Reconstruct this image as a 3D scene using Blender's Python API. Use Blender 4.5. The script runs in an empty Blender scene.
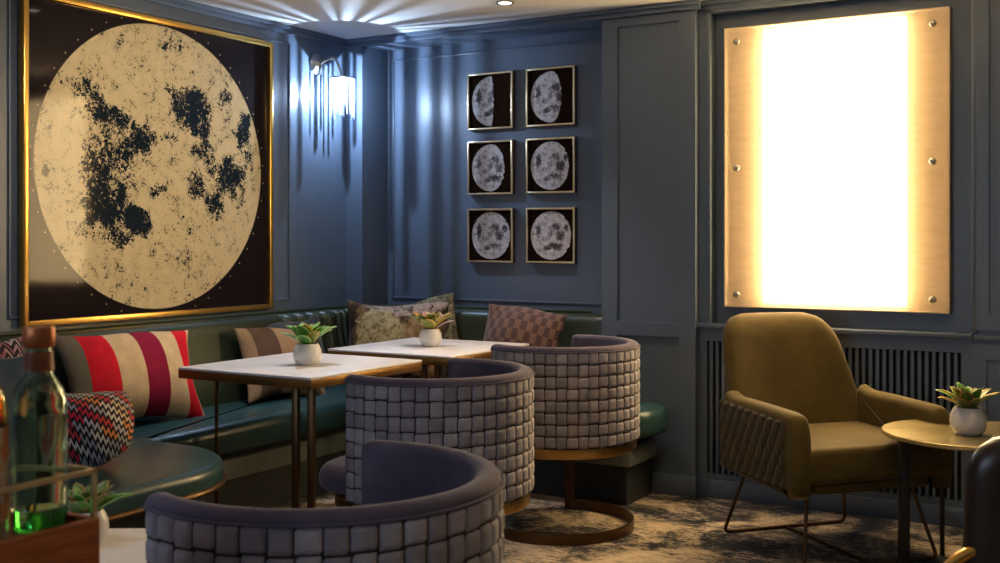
import bpy, bmesh, math, random
from mathutils import Vector, Matrix, noise
random.seed(7)
PI = math.pi
C = bpy.context.scene.collection
SC = bpy.context.scene

# ------------------------------------------------------------------ camera, world, lights, exposure
FPX, HY, YAW, CAMH = 1118.0, 239.5, math.radians(30.6), 1.25
sn, cs = math.sin(YAW), math.cos(YAW)
FW = Vector((-sn, cs, 0)); RT = Vector((cs, sn, 0))
cam_d = bpy.data.cameras.new('camera'); cam = bpy.data.objects.new('camera', cam_d); C.objects.link(cam)
cam.location = (0, 0, CAMH); cam.rotation_euler = (PI/2, 0, YAW)
cam_d.sensor_width = 36; cam_d.lens = 36*FPX/1000
cam_d.shift_y = -(281.5-HY)/1000
cam_d.clip_start = 0.05
cam_d.dof.use_dof = True; cam_d.dof.focus_distance = 4.6; cam_d.dof.aperture_fstop = 6.3
SC.camera = cam
SC.view_settings.view_transform = 'Standard'; SC.view_settings.look = 'None'
SC.view_settings.gamma = 1; SC.view_settings.use_curve_mapping = False
SC.view_settings.exposure = 0.30
SC.cycles.use_denoising = True
SC.cycles.max_bounces = 8; SC.cycles.diffuse_bounces = 4; SC.cycles.glossy_bounces = 4
SC.cycles.transmission_bounces = 8; SC.cycles.transparent_max_bounces = 16
SC.cycles.sample_clamp_indirect = 4.0
SC.cycles.caustics_reflective = False; SC.cycles.caustics_refractive = False
W = bpy.data.worlds.new('world'); SC.world = W; W.use_nodes = True
W.node_tree.nodes['Background'].inputs[0].default_value = (0.55, 0.70, 1.0, 1)
W.node_tree.nodes['Background'].inputs[1].default_value = 0.3

def lamp(name, kind, loc, energy, color, rot=(0, 0, 0), size=0.1, sizey=None, spot=None, blend=0.5):
    d = bpy.data.lights.new(name, kind); d.energy = energy; d.color = color
    if kind == 'AREA':
        d.size = size
        if sizey: d.shape = 'RECTANGLE'; d.size_y = sizey
        else: d.shape = 'DISK'
    else:
        d.shadow_soft_size = size
    if spot: d.spot_size = spot; d.spot_blend = blend
    o = bpy.data.objects.new(name, d); C.objects.link(o); o.location = loc; o.rotation_euler = rot
    return o
WARM = (1.0, 0.74, 0.46); COOL = (0.66, 0.80, 1.0)
CEIL = 2.41
# recessed ceiling spots: (x, y, watts, cone, colour); third onwards unseen, added to brighten
SPOTS = [(-2.758, 4.712, 55, 1.35, (1.0, 0.86, 0.76)), (-3.25, 3.65, 62, 1.15, (0.92, 0.92, 1.0)), (-2.45, 3.10, 60, 1.25, (1.0, 0.93, 0.84)),
         (-1.25, 3.55, 40, 2.3, WARM), (-0.35, 4.30, 16, 1.6, WARM), (-2.0, 1.25, 16, 1.0, (0.9, 0.92, 1.0)), (0.7, 1.9, 60, 2.4, WARM)]
AIMS = {2: (-4.06, 3.70, 1.55)}            # the third spot, added to brighten the big print, tilts towards it
for i_, (sx, sy, e, ang, col) in enumerate(SPOTS):
    dv = Vector(AIMS[i_])-Vector((sx, sy, CEIL)) if i_ in AIMS else Vector((0, 0, -1))
    lamp('downlight_lamp', 'SPOT', (sx, sy, CEIL-0.014), e, col, rot=dv.to_track_quat('-Z', 'Y').to_euler(), size=0.035, spot=ang, blend=0.9)
# sconce bulb
SCX, SCY, SCZ = -3.935, 4.925, 2.08
lamp('sconce_lamp', 'POINT', (SCX, SCY, SCZ-0.005), 36.0, (0.50, 0.70, 1.0), size=0.0035)
# cool fill through an unseen window added in the wall behind
lamp('added_window_fill', 'AREA', (-1.9, -1.92, 1.45), 22, COOL, rot=(PI/2, 0, 0), size=1.9, sizey=1.4)

# ------------------------------------------------------------------ node helpers
def newmat(name):
    m = bpy.data.materials.new(name); m.use_nodes = True
    nt = m.node_tree; b = nt.nodes['Principled BSDF']
    return m, nt, b
def N(nt, t, **kw):
    n = nt.nodes.new(t)
    for k, v in kw.items():
        if k in n.inputs.keys() if isinstance(k, str) else False: n.inputs[k].default_value = v
        else: setattr(n, k, v)
    return n
def L(nt, a, b): nt.links.new(a, b)
def ramp(nt, fac, stops, interp='LINEAR'):
    r = nt.nodes.new('ShaderNodeValToRGB'); cr = r.color_ramp; cr.interpolation = interp
    while len(cr.elements) < len(stops): cr.elements.new(0.5)
    for e, (p, c) in zip(cr.elements, stops):
        e.position = p; e.color = (c[0], c[1], c[2], 1) if hasattr(c, '__len__') else (c, c, c, 1)
    L(nt, fac, r.inputs[0]); return r.outputs[0]
def math_(nt, op, a, b=None, c=None):
    n = nt.nodes.new('ShaderNodeMath'); n.operation = op
    for i, v in enumerate((a, b, c)):
        if v is None: continue
        if isinstance(v, (int, float)): n.inputs[i].default_value = v
        else: L(nt, v, n.inputs[i])
    return n.outputs[0]
def mix(nt, fac, a, b):
    n = nt.nodes.new('ShaderNodeMix'); n.data_type = 'RGBA'
    for i, v in ((0, fac), (6, a), (7, b)):
        if isinstance(v, (int, float)): n.inputs[i].default_value = v
        elif isinstance(v, tuple): n.inputs[i].default_value = (v[0], v[1], v[2], 1)
        else: L(nt, v, n.inputs[i])
    return n.outputs[2]
def coords(nt, kind='Object', scale=(1, 1, 1), rot=(0, 0, 0), loc=(0, 0, 0)):
    t = nt.nodes.new('ShaderNodeTexCoord'); m = nt.nodes.new('ShaderNodeMapping')
    m.inputs['Scale'].default_value = scale; m.inputs['Rotation'].default_value = rot; m.inputs['Location'].default_value = loc
    L(nt, t.outputs[kind], m.inputs[0]); return m.outputs[0]
def noise_(nt, vec, scale, detail=4, rough=0.55, dist=0.0):
    n = nt.nodes.new('ShaderNodeTexNoise'); n.inputs['Scale'].default_value = scale
    n.inputs['Detail'].default_value = detail; n.inputs['Roughness'].default_value = rough; n.inputs['Distortion'].default_value = dist
    if vec is not None: L(nt, vec, n.inputs['Vector'])
    return n.outputs[0]
def bump(nt, b, h, strength=0.3, dist=0.01):
    n = nt.nodes.new('ShaderNodeBump'); n.inputs['Strength'].default_value = strength; n.inputs['Distance'].default_value = dist
    L(nt, h, n.inputs['Height']); L(nt, n.outputs[0], b.inputs['Normal'])
def setb(b, **kw):
    names = dict(col='Base Color', rough='Roughness', metal='Metallic', spec='Specular IOR Level', coat='Coat Weight',
                 coatr='Coat Roughness', sheen='Sheen Weight', sheenr='Sheen Roughness', sheent='Sheen Tint', trans='Transmission Weight', ior='IOR', sub='Subsurface Weight')
    for k, v in kw.items():
        i = b.inputs[names[k]]
        i.default_value = (v[0], v[1], v[2], 1) if hasattr(v, '__len__') else v
def simple(name, col, rough=0.5, var=0.12, scale=18, bmp=0.08, bd=0.003, **kw):
    m, nt, b = newmat(name); setb(b, rough=rough, **kw)
    f = noise_(nt, coords(nt), scale)
    c2 = tuple(min(1, x*(1+var)) for x in col); c1 = tuple(x*(1-var) for x in col)
    L(nt, ramp(nt, f, [(0.3, c1), (0.7, c2)]), b.inputs['Base Color'])
    if bmp: bump(nt, b, noise_(nt, coords(nt), scale*6), bmp, bd)
    return m

# ------------------------------------------------------------------ materials
M = {}
M['wall'] = simple('blue_wall_paint', (0.100, 0.130, 0.182), 0.36, var=0.05, scale=3, bmp=0.05, bd=0.002, spec=0.45)
M['ceiling'] = simple('ceiling_paint', (0.84, 0.82, 0.79), 0.8, var=0.03, scale=2, bmp=0)
def carpet():
    m, nt, b = newmat('distressed_carpet'); setb(b, rough=0.95, spec=0.1, sheen=0.15)
    v = coords(nt)
    big = noise_(nt, v, 3.2, 7, 0.68, 0.6)
    strk = noise_(nt, coords(nt, scale=(7, 30, 1), rot=(0, 0, 0.5)), 2.2, 6, 0.75, 0.4)
    fine = noise_(nt, v, 60, 5, 0.7)
    f = math_(nt, 'ADD', math_(nt, 'MULTIPLY', big, 0.50), math_(nt, 'MULTIPLY', strk, 0.33))
    f = math_(nt, 'ADD', f, math_(nt, 'MULTIPLY', fine, 0.17))
    col = ramp(nt, f, [(0.42, (0.008, 0.009, 0.014)), (0.478, (0.030, 0.030, 0.038)), (0.505, (0.25, 0.20, 0.15)), (0.56, (0.60, 0.47, 0.33)), (0.66, (0.70, 0.58, 0.44))])
    L(nt, col, b.inputs['Base Color']); bump(nt, b, fine, 0.6, 0.004)
    return m
M['carpet'] = carpet()
M['brass'] = simple('brushed_brass', (0.62, 0.38, 0.13), 0.30, var=0.08, scale=30, bmp=0.02, metal=1.0)
M['bronze'] = simple('dark_bronze', (0.11, 0.062, 0.028), 0.38, var=0.12, scale=20, bmp=0.02, metal=0.85)
M['gold'] = simple('gilt_frame', (0.85, 0.50, 0.12), 0.28, var=0.06, scale=30, bmp=0.02, metal=1.0)
M['palegold'] = simple('pale_gold_frame', (0.78, 0.60, 0.36), 0.32, var=0.06, scale=30, bmp=0.02, metal=0.9)
M['walnut'] = simple('dark_walnut_frame', (0.10, 0.05, 0.025), 0.4, var=0.25, scale=14)
M['nickel'] = simple('aged_nickel', (0.45, 0.43, 0.40), 0.28, var=0.1, scale=20, bmp=0.02, metal=1.0)
M['black'] = simple('black_steel', (0.02, 0.018, 0.016), 0.4, metal=0.4)
M['dark'] = simple('dark_plinth_paint', (0.030, 0.035, 0.036), 0.6)
M['rail'] = simple('grey_plinth_rail', (0.17, 0.19, 0.17), 0.5)
def leather(name, c1, c2, rough=0.34):
    m, nt, b = newmat(name); setb(b, rough=rough, spec=0.5)
    L(nt, ramp(nt, noise_(nt, coords(nt), 5, 4), [(0.3, c1), (0.7, c2)]), b.inputs['Base Color'])
    bump(nt, b, noise_(nt, coords(nt), 140, 4), 0.12, 0.002); return m
M['teal'] = leather('lit_teal_leather', (0.016, 0.050, 0.054), (0.024, 0.068, 0.072), 0.34)  # lit seat tone of the green leather, the light put into its colour
M['green'] = leather('bottle_green_leather', (0.022, 0.031, 0.016), (0.033, 0.044, 0.021), 0.36)
M['brownleather'] = leather('dark_brown_leather', (0.020, 0.012, 0.008), (0.035, 0.020, 0.012), 0.3)
def velvet(name, c1, c2, scale=9, sheen=0.3):
    m, nt, b = newmat(name); setb(b, rough=0.85, spec=0.2, sheen=sheen, sheenr=0.35, sheent=(0.9, 0.85, 0.9))
    L(nt, ramp(nt, noise_(nt, coords(nt), scale, 5, 0.6, 0.5), [(0.3, c1), (0.7, c2)]), b.inputs['Base Color'])
    bump(nt, b, noise_(nt, coords(nt), 220, 2), 0.1, 0.001); return m
M['mauve'] = velvet('mauve_grey_velvet', (0.062, 0.052, 0.084), (0.105, 0.090, 0.135))
M['mustard'] = velvet('mustard_olive_velvet', (0.066, 0.045, 0.011), (0.100, 0.069, 0.017), 6, 0.15)
def weave():
    m, nt, b = newmat('woven_grey_velvet'); setb(b, rough=0.8, spec=0.2, sheen=0.15, sheenr=0.4)
    a = nt.nodes.new('ShaderNodeAttribute'); a.attribute_name = 'tone'
    n = noise_(nt, coords(nt), 25, 5, 0.65)
    f = math_(nt, 'ADD', math_(nt, 'MULTIPLY', a.outputs['Fac'], 0.5), math_(nt, 'MULTIPLY', n, 0.5))
    L(nt, ramp(nt, f, [(0.2, (0.115, 0.105, 0.13)), (0.75, (0.40, 0.375, 0.415))]), b.inputs['Base Color'])
    bump(nt, b, noise_(nt, coords(nt, scale=(1, 1, 0.15)), 160, 3), 0.15, 0.002); return m
M['weave'] = weave()
M['weavegap'] = simple('weave_gap_cloth', (0.022, 0.014, 0.016), 0.9)
M['tabletop'] = simple('pale_marble_top', (0.72, 0.69, 0.68), 0.32, var=0.06, scale=6, bmp=0.0)
M['pot'] = simple('white_glazed_pot', (0.72, 0.70, 0.69), 0.3, var=0.02, bmp=0)
M['soil'] = simple('potting_soil', (0.03, 0.02, 0.015), 0.95, scale=60, bmp=0.5)
def leafmat(name, c1, c2, c3):
    m, nt, b = newmat(name); setb(b, rough=0.42, spec=0.4, sub=0.0)
    uv = nt.nodes.new('ShaderNodeUVMap'); sx = nt.nodes.new('ShaderNodeSeparateXYZ'); L(nt, uv.outputs[0], sx.inputs[0])
    e = math_(nt, 'ABSOLUTE', math_(nt, 'SUBTRACT', sx.outputs[0], 0.5))
    base = ramp(nt, noise_(nt, coords(nt), 30, 3), [(0.3, c1), (0.7, c2)])
    ed = ramp(nt, e, [(0.30, 0.0), (0.48, 1.0)])
    L(nt, mix(nt, ed, base, c3), b.inputs['Base Color']); return m
M['leaf'] = leafmat('green_leaf', (0.05, 0.20, 0.03), (0.14, 0.36, 0.05), (0.34, 0.50, 0.16))
M['leafy'] = leafmat('yellow_green_leaf', (0.12, 0.20, 0.03), (0.35, 0.30, 0.04), (0.6, 0.36, 0.08))
M['leafo'] = leafmat('orange_petal', (0.55, 0.18, 0.03), (0.75, 0.34, 0.05), (0.7, 0.45, 0.12))
M['leafp'] = leafmat('mauve_petal', (0.30, 0.14, 0.17), (0.42, 0.25, 0.26), (0.5, 0.35, 0.33))
M['leafr'] = leafmat('red_edged_leaf', (0.07, 0.15, 0.03), (0.16, 0.24, 0.05), (0.42, 0.20, 0.07))
M['wood'] = None
def wood():
    m, nt, b = newmat('oiled_crate_wood'); setb(b, rough=0.5)
    n = noise_(nt, coords(nt, scale=(3, 3, 40)), 3, 5, 0.6, 0.8)
    L(nt, ramp(nt, n, [(0.3, (0.32, 0.080, 0.022)), (0.7, (0.58, 0.18, 0.050))]), b.inputs['Base Color'])
    bump(nt, b, n, 0.1, 0.002); return m
M['wood'] = wood()
def glass(name, col, rough=0.02):
    m, nt, b = newmat(name); setb(b, col=col, rough=rough, trans=1.0, ior=1.45)
    bump(nt, b, noise_(nt, coords(nt), 20, 2), 0.15, 0.004); return m
M['greenglass'] = glass('green_bottle_glass', (0.66, 0.80, 0.62))
M['basegreen'] = glass('thick_green_base', (0.05, 0.55, 0.06))
M['amberglass'] = glass('amber_bottle_glass', (0.95, 0.55, 0.22))
M['copper'] = simple('copper_cap', (0.50, 0.16, 0.05), 0.4, var=0.1, metal=0.5)
M['neckfoil'] = simple('amber_neck_sleeve', (0.30, 0.09, 0.03), 0.35, var=0.35, scale=50)
def labelmat():
    m, nt, b = newmat('silver_amber_label'); setb(b, rough=0.4)
    n = noise_(nt, coords(nt, scale=(1, 1, 0.5)), 70, 4, 0.6, 1.0)
    L(nt, ramp(nt, n, [(0.42, (0.50, 0.14, 0.03)), (0.5, (0.45, 0.30, 0.18)), (0.6, (0.55, 0.50, 0.45))]), b.inputs['Base Color']); return m
M['label'] = labelmat()
# fabrics on UV
def uvx(nt):
    uv = nt.nodes.new('ShaderNodeUVMap'); sx = nt.nodes.new('ShaderNodeSeparateXYZ'); L(nt, uv.outputs[0], sx.inputs[0])
    return sx.outputs[0], sx.outputs[1], uv.outputs[0]
def stripes(name, stops, rough=0.85):
    m, nt, b = newmat(name); setb(b, rough=rough, spec=0.1, sheen=0.0)
    u, v, uv = uvx(nt)
    col = ramp(nt, u, stops, 'CONSTANT')
    n = noise_(nt, coords(nt), 14, 5, 0.6)
    L(nt, mix(nt, 1.0, col, col), b.inputs['Base Color'])
    hsv = nt.nodes.new('ShaderNodeHueSaturation'); L(nt, col, hsv.inputs['Color'])
    L(nt, math_(nt, 'MULTIPLY_ADD', n, 0.7, 0.65), hsv.inputs['Value']); L(nt, hsv.outputs[0], b.inputs['Base Color'])
    bump(nt, b, noise_(nt, coords(nt), 180, 3), 0.25, 0.002)
    return m
BE = (0.50, 0.35, 0.19); RD = (0.50, 0.010, 0.020); BG = (0.19, 0.008, 0.028)
M['stripe'] = stripes('red_beige_stripe', [(0.0, (0.15, 0.125, 0.09)), (0.15, RD), (0.335, BE), (0.50, BG), (0.65, BE), (0.81, RD), (0.955, BE)])
M['brownstripe'] = stripes('brown_stripe', [(0.0, (0.26, 0.17, 0.10)), (0.15, (0.10, 0.060, 0.040)), (0.40, (0.33, 0.20, 0.11)), (0.72, (0.15, 0.10, 0.07)), (0.86, (0.33, 0.24, 0.16))])
def zigzag(name, cols, bands=10, zigs=22, amp=0.20):
    m, nt, b = newmat(name); setb(b, rough=0.9, spec=0.1, sheen=0.2)
    u, v, uv = uvx(nt)
    tri = math_(nt, 'PINGPONG', math_(nt, 'MULTIPLY', u, zigs*2.0), 1.0)
    w = math_(nt, 'ADD', math_(nt, 'MULTIPLY', v, float(bands)), math_(nt, 'MULTIPLY', tri, amp*3.2))
    w = math_(nt, 'ADD', w, math_(nt, 'MULTIPLY', u, 7.0))
    dark = math_(nt, 'GREATER_THAN', math_(nt, 'FRACT', w), 0.46)
    idx = math_(nt, 'FLOOR', w)
    blk = math_(nt, 'FLOOR', math_(nt, 'ADD', math_(nt, 'MULTIPLY', u, 7.0), math_(nt, 'MULTIPLY', idx, 0.37)))
    wn = nt.nodes.new('ShaderNodeTexWhiteNoise'); wn.noise_dimensions = '2D'
    cb = nt.nodes.new('ShaderNodeCombineXYZ'); L(nt, idx, cb.inputs[0]); L(nt, blk, cb.inputs[1]); L(nt, cb.outputs[0], wn.inputs['Vector'])
    k = len(cols)
    col = ramp(nt, wn.outputs['Value'], [(i/k, c) for i, c in enumerate(cols)], 'CONSTANT')
    L(nt, mix(nt, dark, col, (0.018, 0.014, 0.016)), b.inputs['Base Color'])
    bump(nt, b, noise_(nt, coords(nt), 120, 3), 0.4, 0.004); return m
M['zigzag'] = zigzag('zigzag_knit', [(0.55, 0.02, 0.05), (0.62, 0.56, 0.50), (0.72, 0.26, 0.06), (0.33, 0.32, 0.34), (0.60, 0.46, 0.28), (0.45, 0.42, 0.45), (0.62, 0.05, 0.05)])
M['zigzag2'] = zigzag('pink_zigzag_knit', [(0.50, 0.40, 0.38), (0.30, 0.10, 0.14), (0.45, 0.28, 0.28)], 9, 8, 0.35)
def checker():
    m, nt, b = newmat('checked_velvet'); setb(b, rough=0.85, sheen=0.3)
    u, v, uv = uvx(nt)
    ch = nt.nodes.new('ShaderNodeTexChecker'); ch.inputs['Scale'].default_value = 1
    cb = nt.nodes.new('ShaderNodeCombineXYZ'); L(nt, math_(nt, 'MULTIPLY', u, 15.0), cb.inputs[0]); L(nt, math_(nt, 'MULTIPLY', v, 9.0), cb.inputs[1])
    cb.inputs[2].default_value = 0.5
    L(nt, cb.outputs[0], ch.inputs['Vector']); ch.inputs['Color1'].default_value = (0.15, 0.070, 0.040, 1); ch.inputs['Color2'].default_value = (0.042, 0.011, 0.007, 1)
    n = noise_(nt, coords(nt), 16, 4)
    L(nt, mix(nt, math_(nt, 'MULTIPLY', n, 0.25), ch.outputs[0], (0.22, 0.12, 0.08)), b.inputs['Base Color']); return m
M['check'] = checker()
def floral(name, dark, mid, light, sc, off):
    m, nt, b = newmat(name); setb(b, rough=0.8, sheen=0.15)
    v = coords(nt, 'Object', loc=off)
    n1 = noise_(nt, v, sc, 3, 0.55, 1.5); n2 = noise_(nt, v, sc*5, 4, 0.6, 1.0)
    f = math_(nt, 'ADD', math_(nt, 'MULTIPLY', n1, 0.78), math_(nt, 'MULTIPLY', n2, 0.22))
    col = ramp(nt, f, [(0.38, dark), (0.44, (0.10, 0.07, 0.03)), (0.47, mid), (0.55, light), (0.60, mid), (0.68, (0.45, 0.32, 0.24))])
    L(nt, col, b.inputs['Base Color']); return m
def bloom_fabric():
    m, nt, b = newmat('bloom_velvet'); setb(b, rough=0.8, spec=0.15, sheen=0.1)
    u, v, uv = uvx(nt); ob = coords(nt)
    n1 = noise_(nt, ob, 22, 4, 0.6, 1.0); n2 = noise_(nt, ob, 9, 3, 0.6, 1.2)
    du = math_(nt, 'MULTIPLY', math_(nt, 'SUBTRACT', n1, 0.5), 0.20); dv = math_(nt, 'MULTIPLY', math_(nt, 'SUBTRACT', n2, 0.5), 0.35)
    uu = math_(nt, 'ADD', u, du); vv = math_(nt, 'ADD', v, dv)
    def blob(cx, cy, rx, ry):
        a = math_(nt, 'DIVIDE', math_(nt, 'SUBTRACT', uu, cx), rx); c = math_(nt, 'DIVIDE', math_(nt, 'SUBTRACT', vv, cy), ry)
        return math_(nt, 'SQRT', math_(nt, 'ADD', math_(nt, 'MULTIPLY', a, a), math_(nt, 'MULTIPLY', c, c)))
    col = ramp(nt, n2, [(0.35, (0.018, 0.010, 0.006)), (0.5, (0.07, 0.035, 0.015)), (0.62, (0.22, 0.12, 0.05))])
    top = blob(0.62, 0.95, 0.42, 0.16)
    col = mix(nt, ramp(nt, top, [(0.8, 1.0), (1.0, 0.0)]), col, ramp(nt, n1, [(0.42, (0.10, 0.06, 0.04)), (0.5, (0.50, 0.38, 0.30)), (0.6, (0.36, 0.22, 0.17))]))
    b2 = blob(0.74, 0.45, 0.26, 0.36)
    col = mix(nt, ramp(nt, b2, [(0.85, 1.0), (1.0, 0.0)]), col, ramp(nt, n1, [(0.4, (0.22, 0.12, 0.05)), (0.6, (0.42, 0.26, 0.12))]))
    b1 = blob(0.33, 0.50, 0.25, 0.42)
    col = mix(nt, ramp(nt, b1, [(0.9, 1.0), (1.0, 0.0)]), col, ramp(nt, n1, [(0.38, (0.16, 0.11, 0.04)), (0.5, (0.42, 0.31, 0.14)), (0.62, (0.52, 0.41, 0.22))]))
    b3 = blob(0.76, 0.34, 0.08, 0.14)
    col = mix(nt, ramp(nt, b3, [(0.85, 1.0), (1.0, 0.0)]), col, (0.02, 0.012, 0.008))
    L(nt, col, b.inputs['Base Color']); return m
M['floral'] = bloom_fabric()
M['floral2'] = floral('dark_floral_velvet', (0.02, 0.01, 0.008), (0.10, 0.08, 0.03), (0.30, 0.24, 0.12), 14.0, (1.3, 0.2, 0))

# ------------------------------------------------------------------ geometry collector
class G:
    def __init__(s): s.v = []; s.f = []; s.uv = []; s.attr = []
    def add(s, vs, fs, uvs=None, tone=0.5, mat=None):
        o = len(s.v)
        for p in vs:
            p = Vector(p); s.v.append(mat @ p if mat is not None else p); s.attr.append(tone)
        for i, f in enumerate(fs):
            s.f.append([o+k for k in f]); s.uv.append(uvs[i] if uvs else None)
        return s
    def box(s, x0, x1, y0, y1, z0, z1, bev=0.0, mat=None, seg=2):
        bm = bmesh.new(); bmesh.ops.create_cube(bm, size=1)
        for v in bm.verts:
            v.co = Vector(((x0+x1)/2+v.co.x*(x1-x0), (y0+y1)/2+v.co.y*(y1-y0), (z0+z1)/2+v.co.z*(z1-z0)))
        if bev > 0: bmesh.ops.bevel(bm, geom=list(bm.edges), offset=min(bev, abs(x1-x0)*.49, abs(y1-y0)*.49, abs(z1-z0)*.49), segments=seg, profile=0.5, affect='EDGES')
        bm.verts.index_update()
        s.add([v.co.copy() for v in bm.verts], [[v.index for v in f.verts] for f in bm.faces], mat=mat); bm.free(); return s
    def tube(s, pts, r, n=10, closed=False, flat=None, cap=True, mat=None):
        pts = [Vector(p) for p in pts]; k = len(pts); vs = []; up0 = Vector((0, 0, 1))
        prev = None
        for i, p in enumerate(pts):
            a = pts[(i-1) % k] if (i > 0 or closed) else p; b = pts[(i+1) % k] if (i < k-1 or closed) else p
            t = (b-a).normalized()
            if prev is None:
                u = t.cross(up0)
                if u.length < 1e-3: u = t.cross(Vector((1, 0, 0)))
                u.normalize()
            else:
                u = prev - t*prev.dot(t)
                if u.length < 1e-4: u = t.cross(up0)
                u.normalize()
            prev = u; w = t.cross(u)
            rr = r[i] if isinstance(r, (list, tuple)) else r
            for j in range(n):
                an = 2*PI*j/n
                vs.append(p+u*math.cos(an)*rr+w*math.sin(an)*rr)
        fs = []
        for i in range(k if closed else k-1):
            for j in range(n):
                a = i*n+j; b = i*n+(j+1) % n; c = ((i+1) % k)*n+(j+1) % n; d = ((i+1) % k)*n+j
                fs.append([a, b, c, d])
        if not closed and cap:
            fs.append(list(range(n))[::-1]); fs.append([(k-1)*n+j for j in range(n)])
        return s.add(vs, fs, mat=mat)
    def lathe(s, prof, c=(0, 0, 0), n=40, mat=None):
        vs = []; fs = []; k = len(prof)
        for r, z in prof:
            for j in range(n):
                a = 2*PI*j/n; vs.append((c[0]+r*math.cos(a), c[1]+r*math.sin(a), c[2]+z))
        for i in range(k-1):
            for j in range(n):
                fs.append([i*n+j, i*n+(j+1) % n, (i+1)*n+(j+1) % n, (i+1)*n+j])
        if prof[0][0] > 1e-6: fs.append(list(range(n))[::-1])
        if prof[-1][0] > 1e-6: fs.append([(k-1)*n+j for j in range(n)])
        return s.add(vs, fs, mat=mat)
    def grid(s, fn, nu, nv, cu=False, cv=False, mat=None, tone=0.5, flip=False):
        vs = [fn(i/nu, j/nv) for i in range(nu+(0 if cu else 1)) for j in range(nv+(0 if cv else 1))]
        wv = nv+(0 if cv else 1); wu = nu+(0 if cu else 1); fs = []; uv = []
        for i in range(nu):
            for j in range(nv):
                i2 = (i+1) % wu; j2 = (j+1) % wv
                f = [i*wv+j, i2*wv+j, i2*wv+j2, i*wv+j2]; q = [(i/nu, j/nv), ((i+1)/nu, j/nv), ((i+1)/nu, (j+1)/nv), (i/nu, (j+1)/nv)]
                if flip: f.reverse(); q.reverse()
                fs.append(f); uv.append(q)
        return s.add(vs, fs, uv, tone, mat=mat)
    def slab(s, outline, z0, z1, r=0.0, seg=4, rb=None, mat=None):
        """outline: CCW list of xy; rounded top (r) and bottom (rb) edges"""
        rb = r if rb is None else rb
        n = len(outline); P = [Vector((p[0], p[1])) for p in outline]; nr = []
        for i in range(n):
            a = (P[i]-P[i-1]); b = (P[(i+1) % n]-P[i])
            na = Vector((-a.y, a.x)).normalized(); nb = Vector((-b.y, b.x)).normalized()
            m = (na+nb); m.normalize(); d = max(0.35, m.dot(na)); nr.append(m/d)
        rings = []
        if rb > 0:
            for k in range(seg+1):
                a = PI/2*k/seg; rings.append((rb*(1-math.sin(a)), z0+rb*(1-math.cos(a))))
        else: rings.append((0, z0))
        if r > 0:
            for k in range(seg+1):
                a = PI/2*k/seg; rings.append((r*(1-math.cos(a)), z1-r*(1-math.sin(a))))
        else: rings.append((0, z1))
        vs = []; fs = []
        for ins, z in rings:
            for i in range(n):
                q = P[i]+nr[i]*ins; vs.append((q.x, q.y, z))
        K = len(rings)
        for k in range(K-1):
            for i in range(n):
                fs.append([k*n+i, k*n+(i+1) % n, (k+1)*n+(i+1) % n, (k+1)*n+i])
        fs.append(list(range(n))[::-1]); fs.append([(K-1)*n+i for i in range(n)])
        return s.add(vs, fs, mat=mat)
    def build(s, name, mat, parent=None, smooth=True, angle=40, uv=False, tone=False):
        me = bpy.data.meshes.new(name); me.from_pydata([tuple(v) for v in s.v], [], s.f)
        if any(u for u in s.uv):
            ul = me.uv_layers.new(name='UVMap')
            for pi, p in enumerate(me.polygons):
                u = s.uv[pi]
                if u:
                    for k, li in enumerate(p.loop_indices): ul.data[li].uv = u[k]
        if tone:
            at = me.attributes.new('tone', 'FLOAT', 'POINT')
            for i, t in enumerate(s.attr): at.data[i].value = t
        bm = bmesh.new(); bm.from_mesh(me); bmesh.ops.recalc_face_normals(bm, faces=bm.faces); bm.to_mesh(me); bm.free()
        me.update()
        if smooth:
            me.shade_smooth()
            try: me.set_sharp_from_angle(angle=math.radians(angle))
            except Exception: pass
        me.materials.append(mat)
        o = bpy.data.objects.new(name, me); C.objects.link(o)
        if parent is not None: o.parent = parent
        return o

def thing(name, label, cat, loc=(0, 0, 0), rz=0, group=None):
    o = bpy.data.objects.new(name, None); o.empty_display_size = 0.1; C.objects.link(o)
    o.location = loc; o.rotation_euler = (0, 0, rz); o['label'] = label; o['category'] = cat
    if group: o['group'] = group
    return o
def tag(o, label, cat, group=None):
    o['label'] = label; o['category'] = cat
    if group: o['group'] = group
    return o
def struct(o): o['kind'] = 'structure'; return o
def copy_tree(o, parent=None):
    c = o.copy(); C.objects.link(c); c.parent = parent
    for ch in list(o.children): copy_tree(ch, c)
    return c
def cr(D, R, z=0.0): v = FW*D+RT*R; return (v.x, v.y, z)
def rrect(x0, x1, y0, y1, r, seg=6, corners=(1, 1, 1, 1)):
    """CCW rounded rectangle; corners: (x1y0, x1y1, x0y1, x0y0)"""
    out = []
    for k, (cx, cy, a0, sx, sy) in enumerate(((x1, y0, -PI/2, -1, 1), (x1, y1, 0, -1, -1), (x0, y1, PI/2, 1, -1), (x0, y0, PI, 1, 1))):
        rr = r if corners[k] == 1 else (corners[k] if corners[k] else 0)
        if rr == 0: out.append((cx, cy)); continue
        for i in range(seg+1):
            a = a0+PI/2*i/seg; out.append((cx+sx*rr+rr*math.cos(a), cy+sy*rr+rr*math.sin(a)))
    return out

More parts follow.
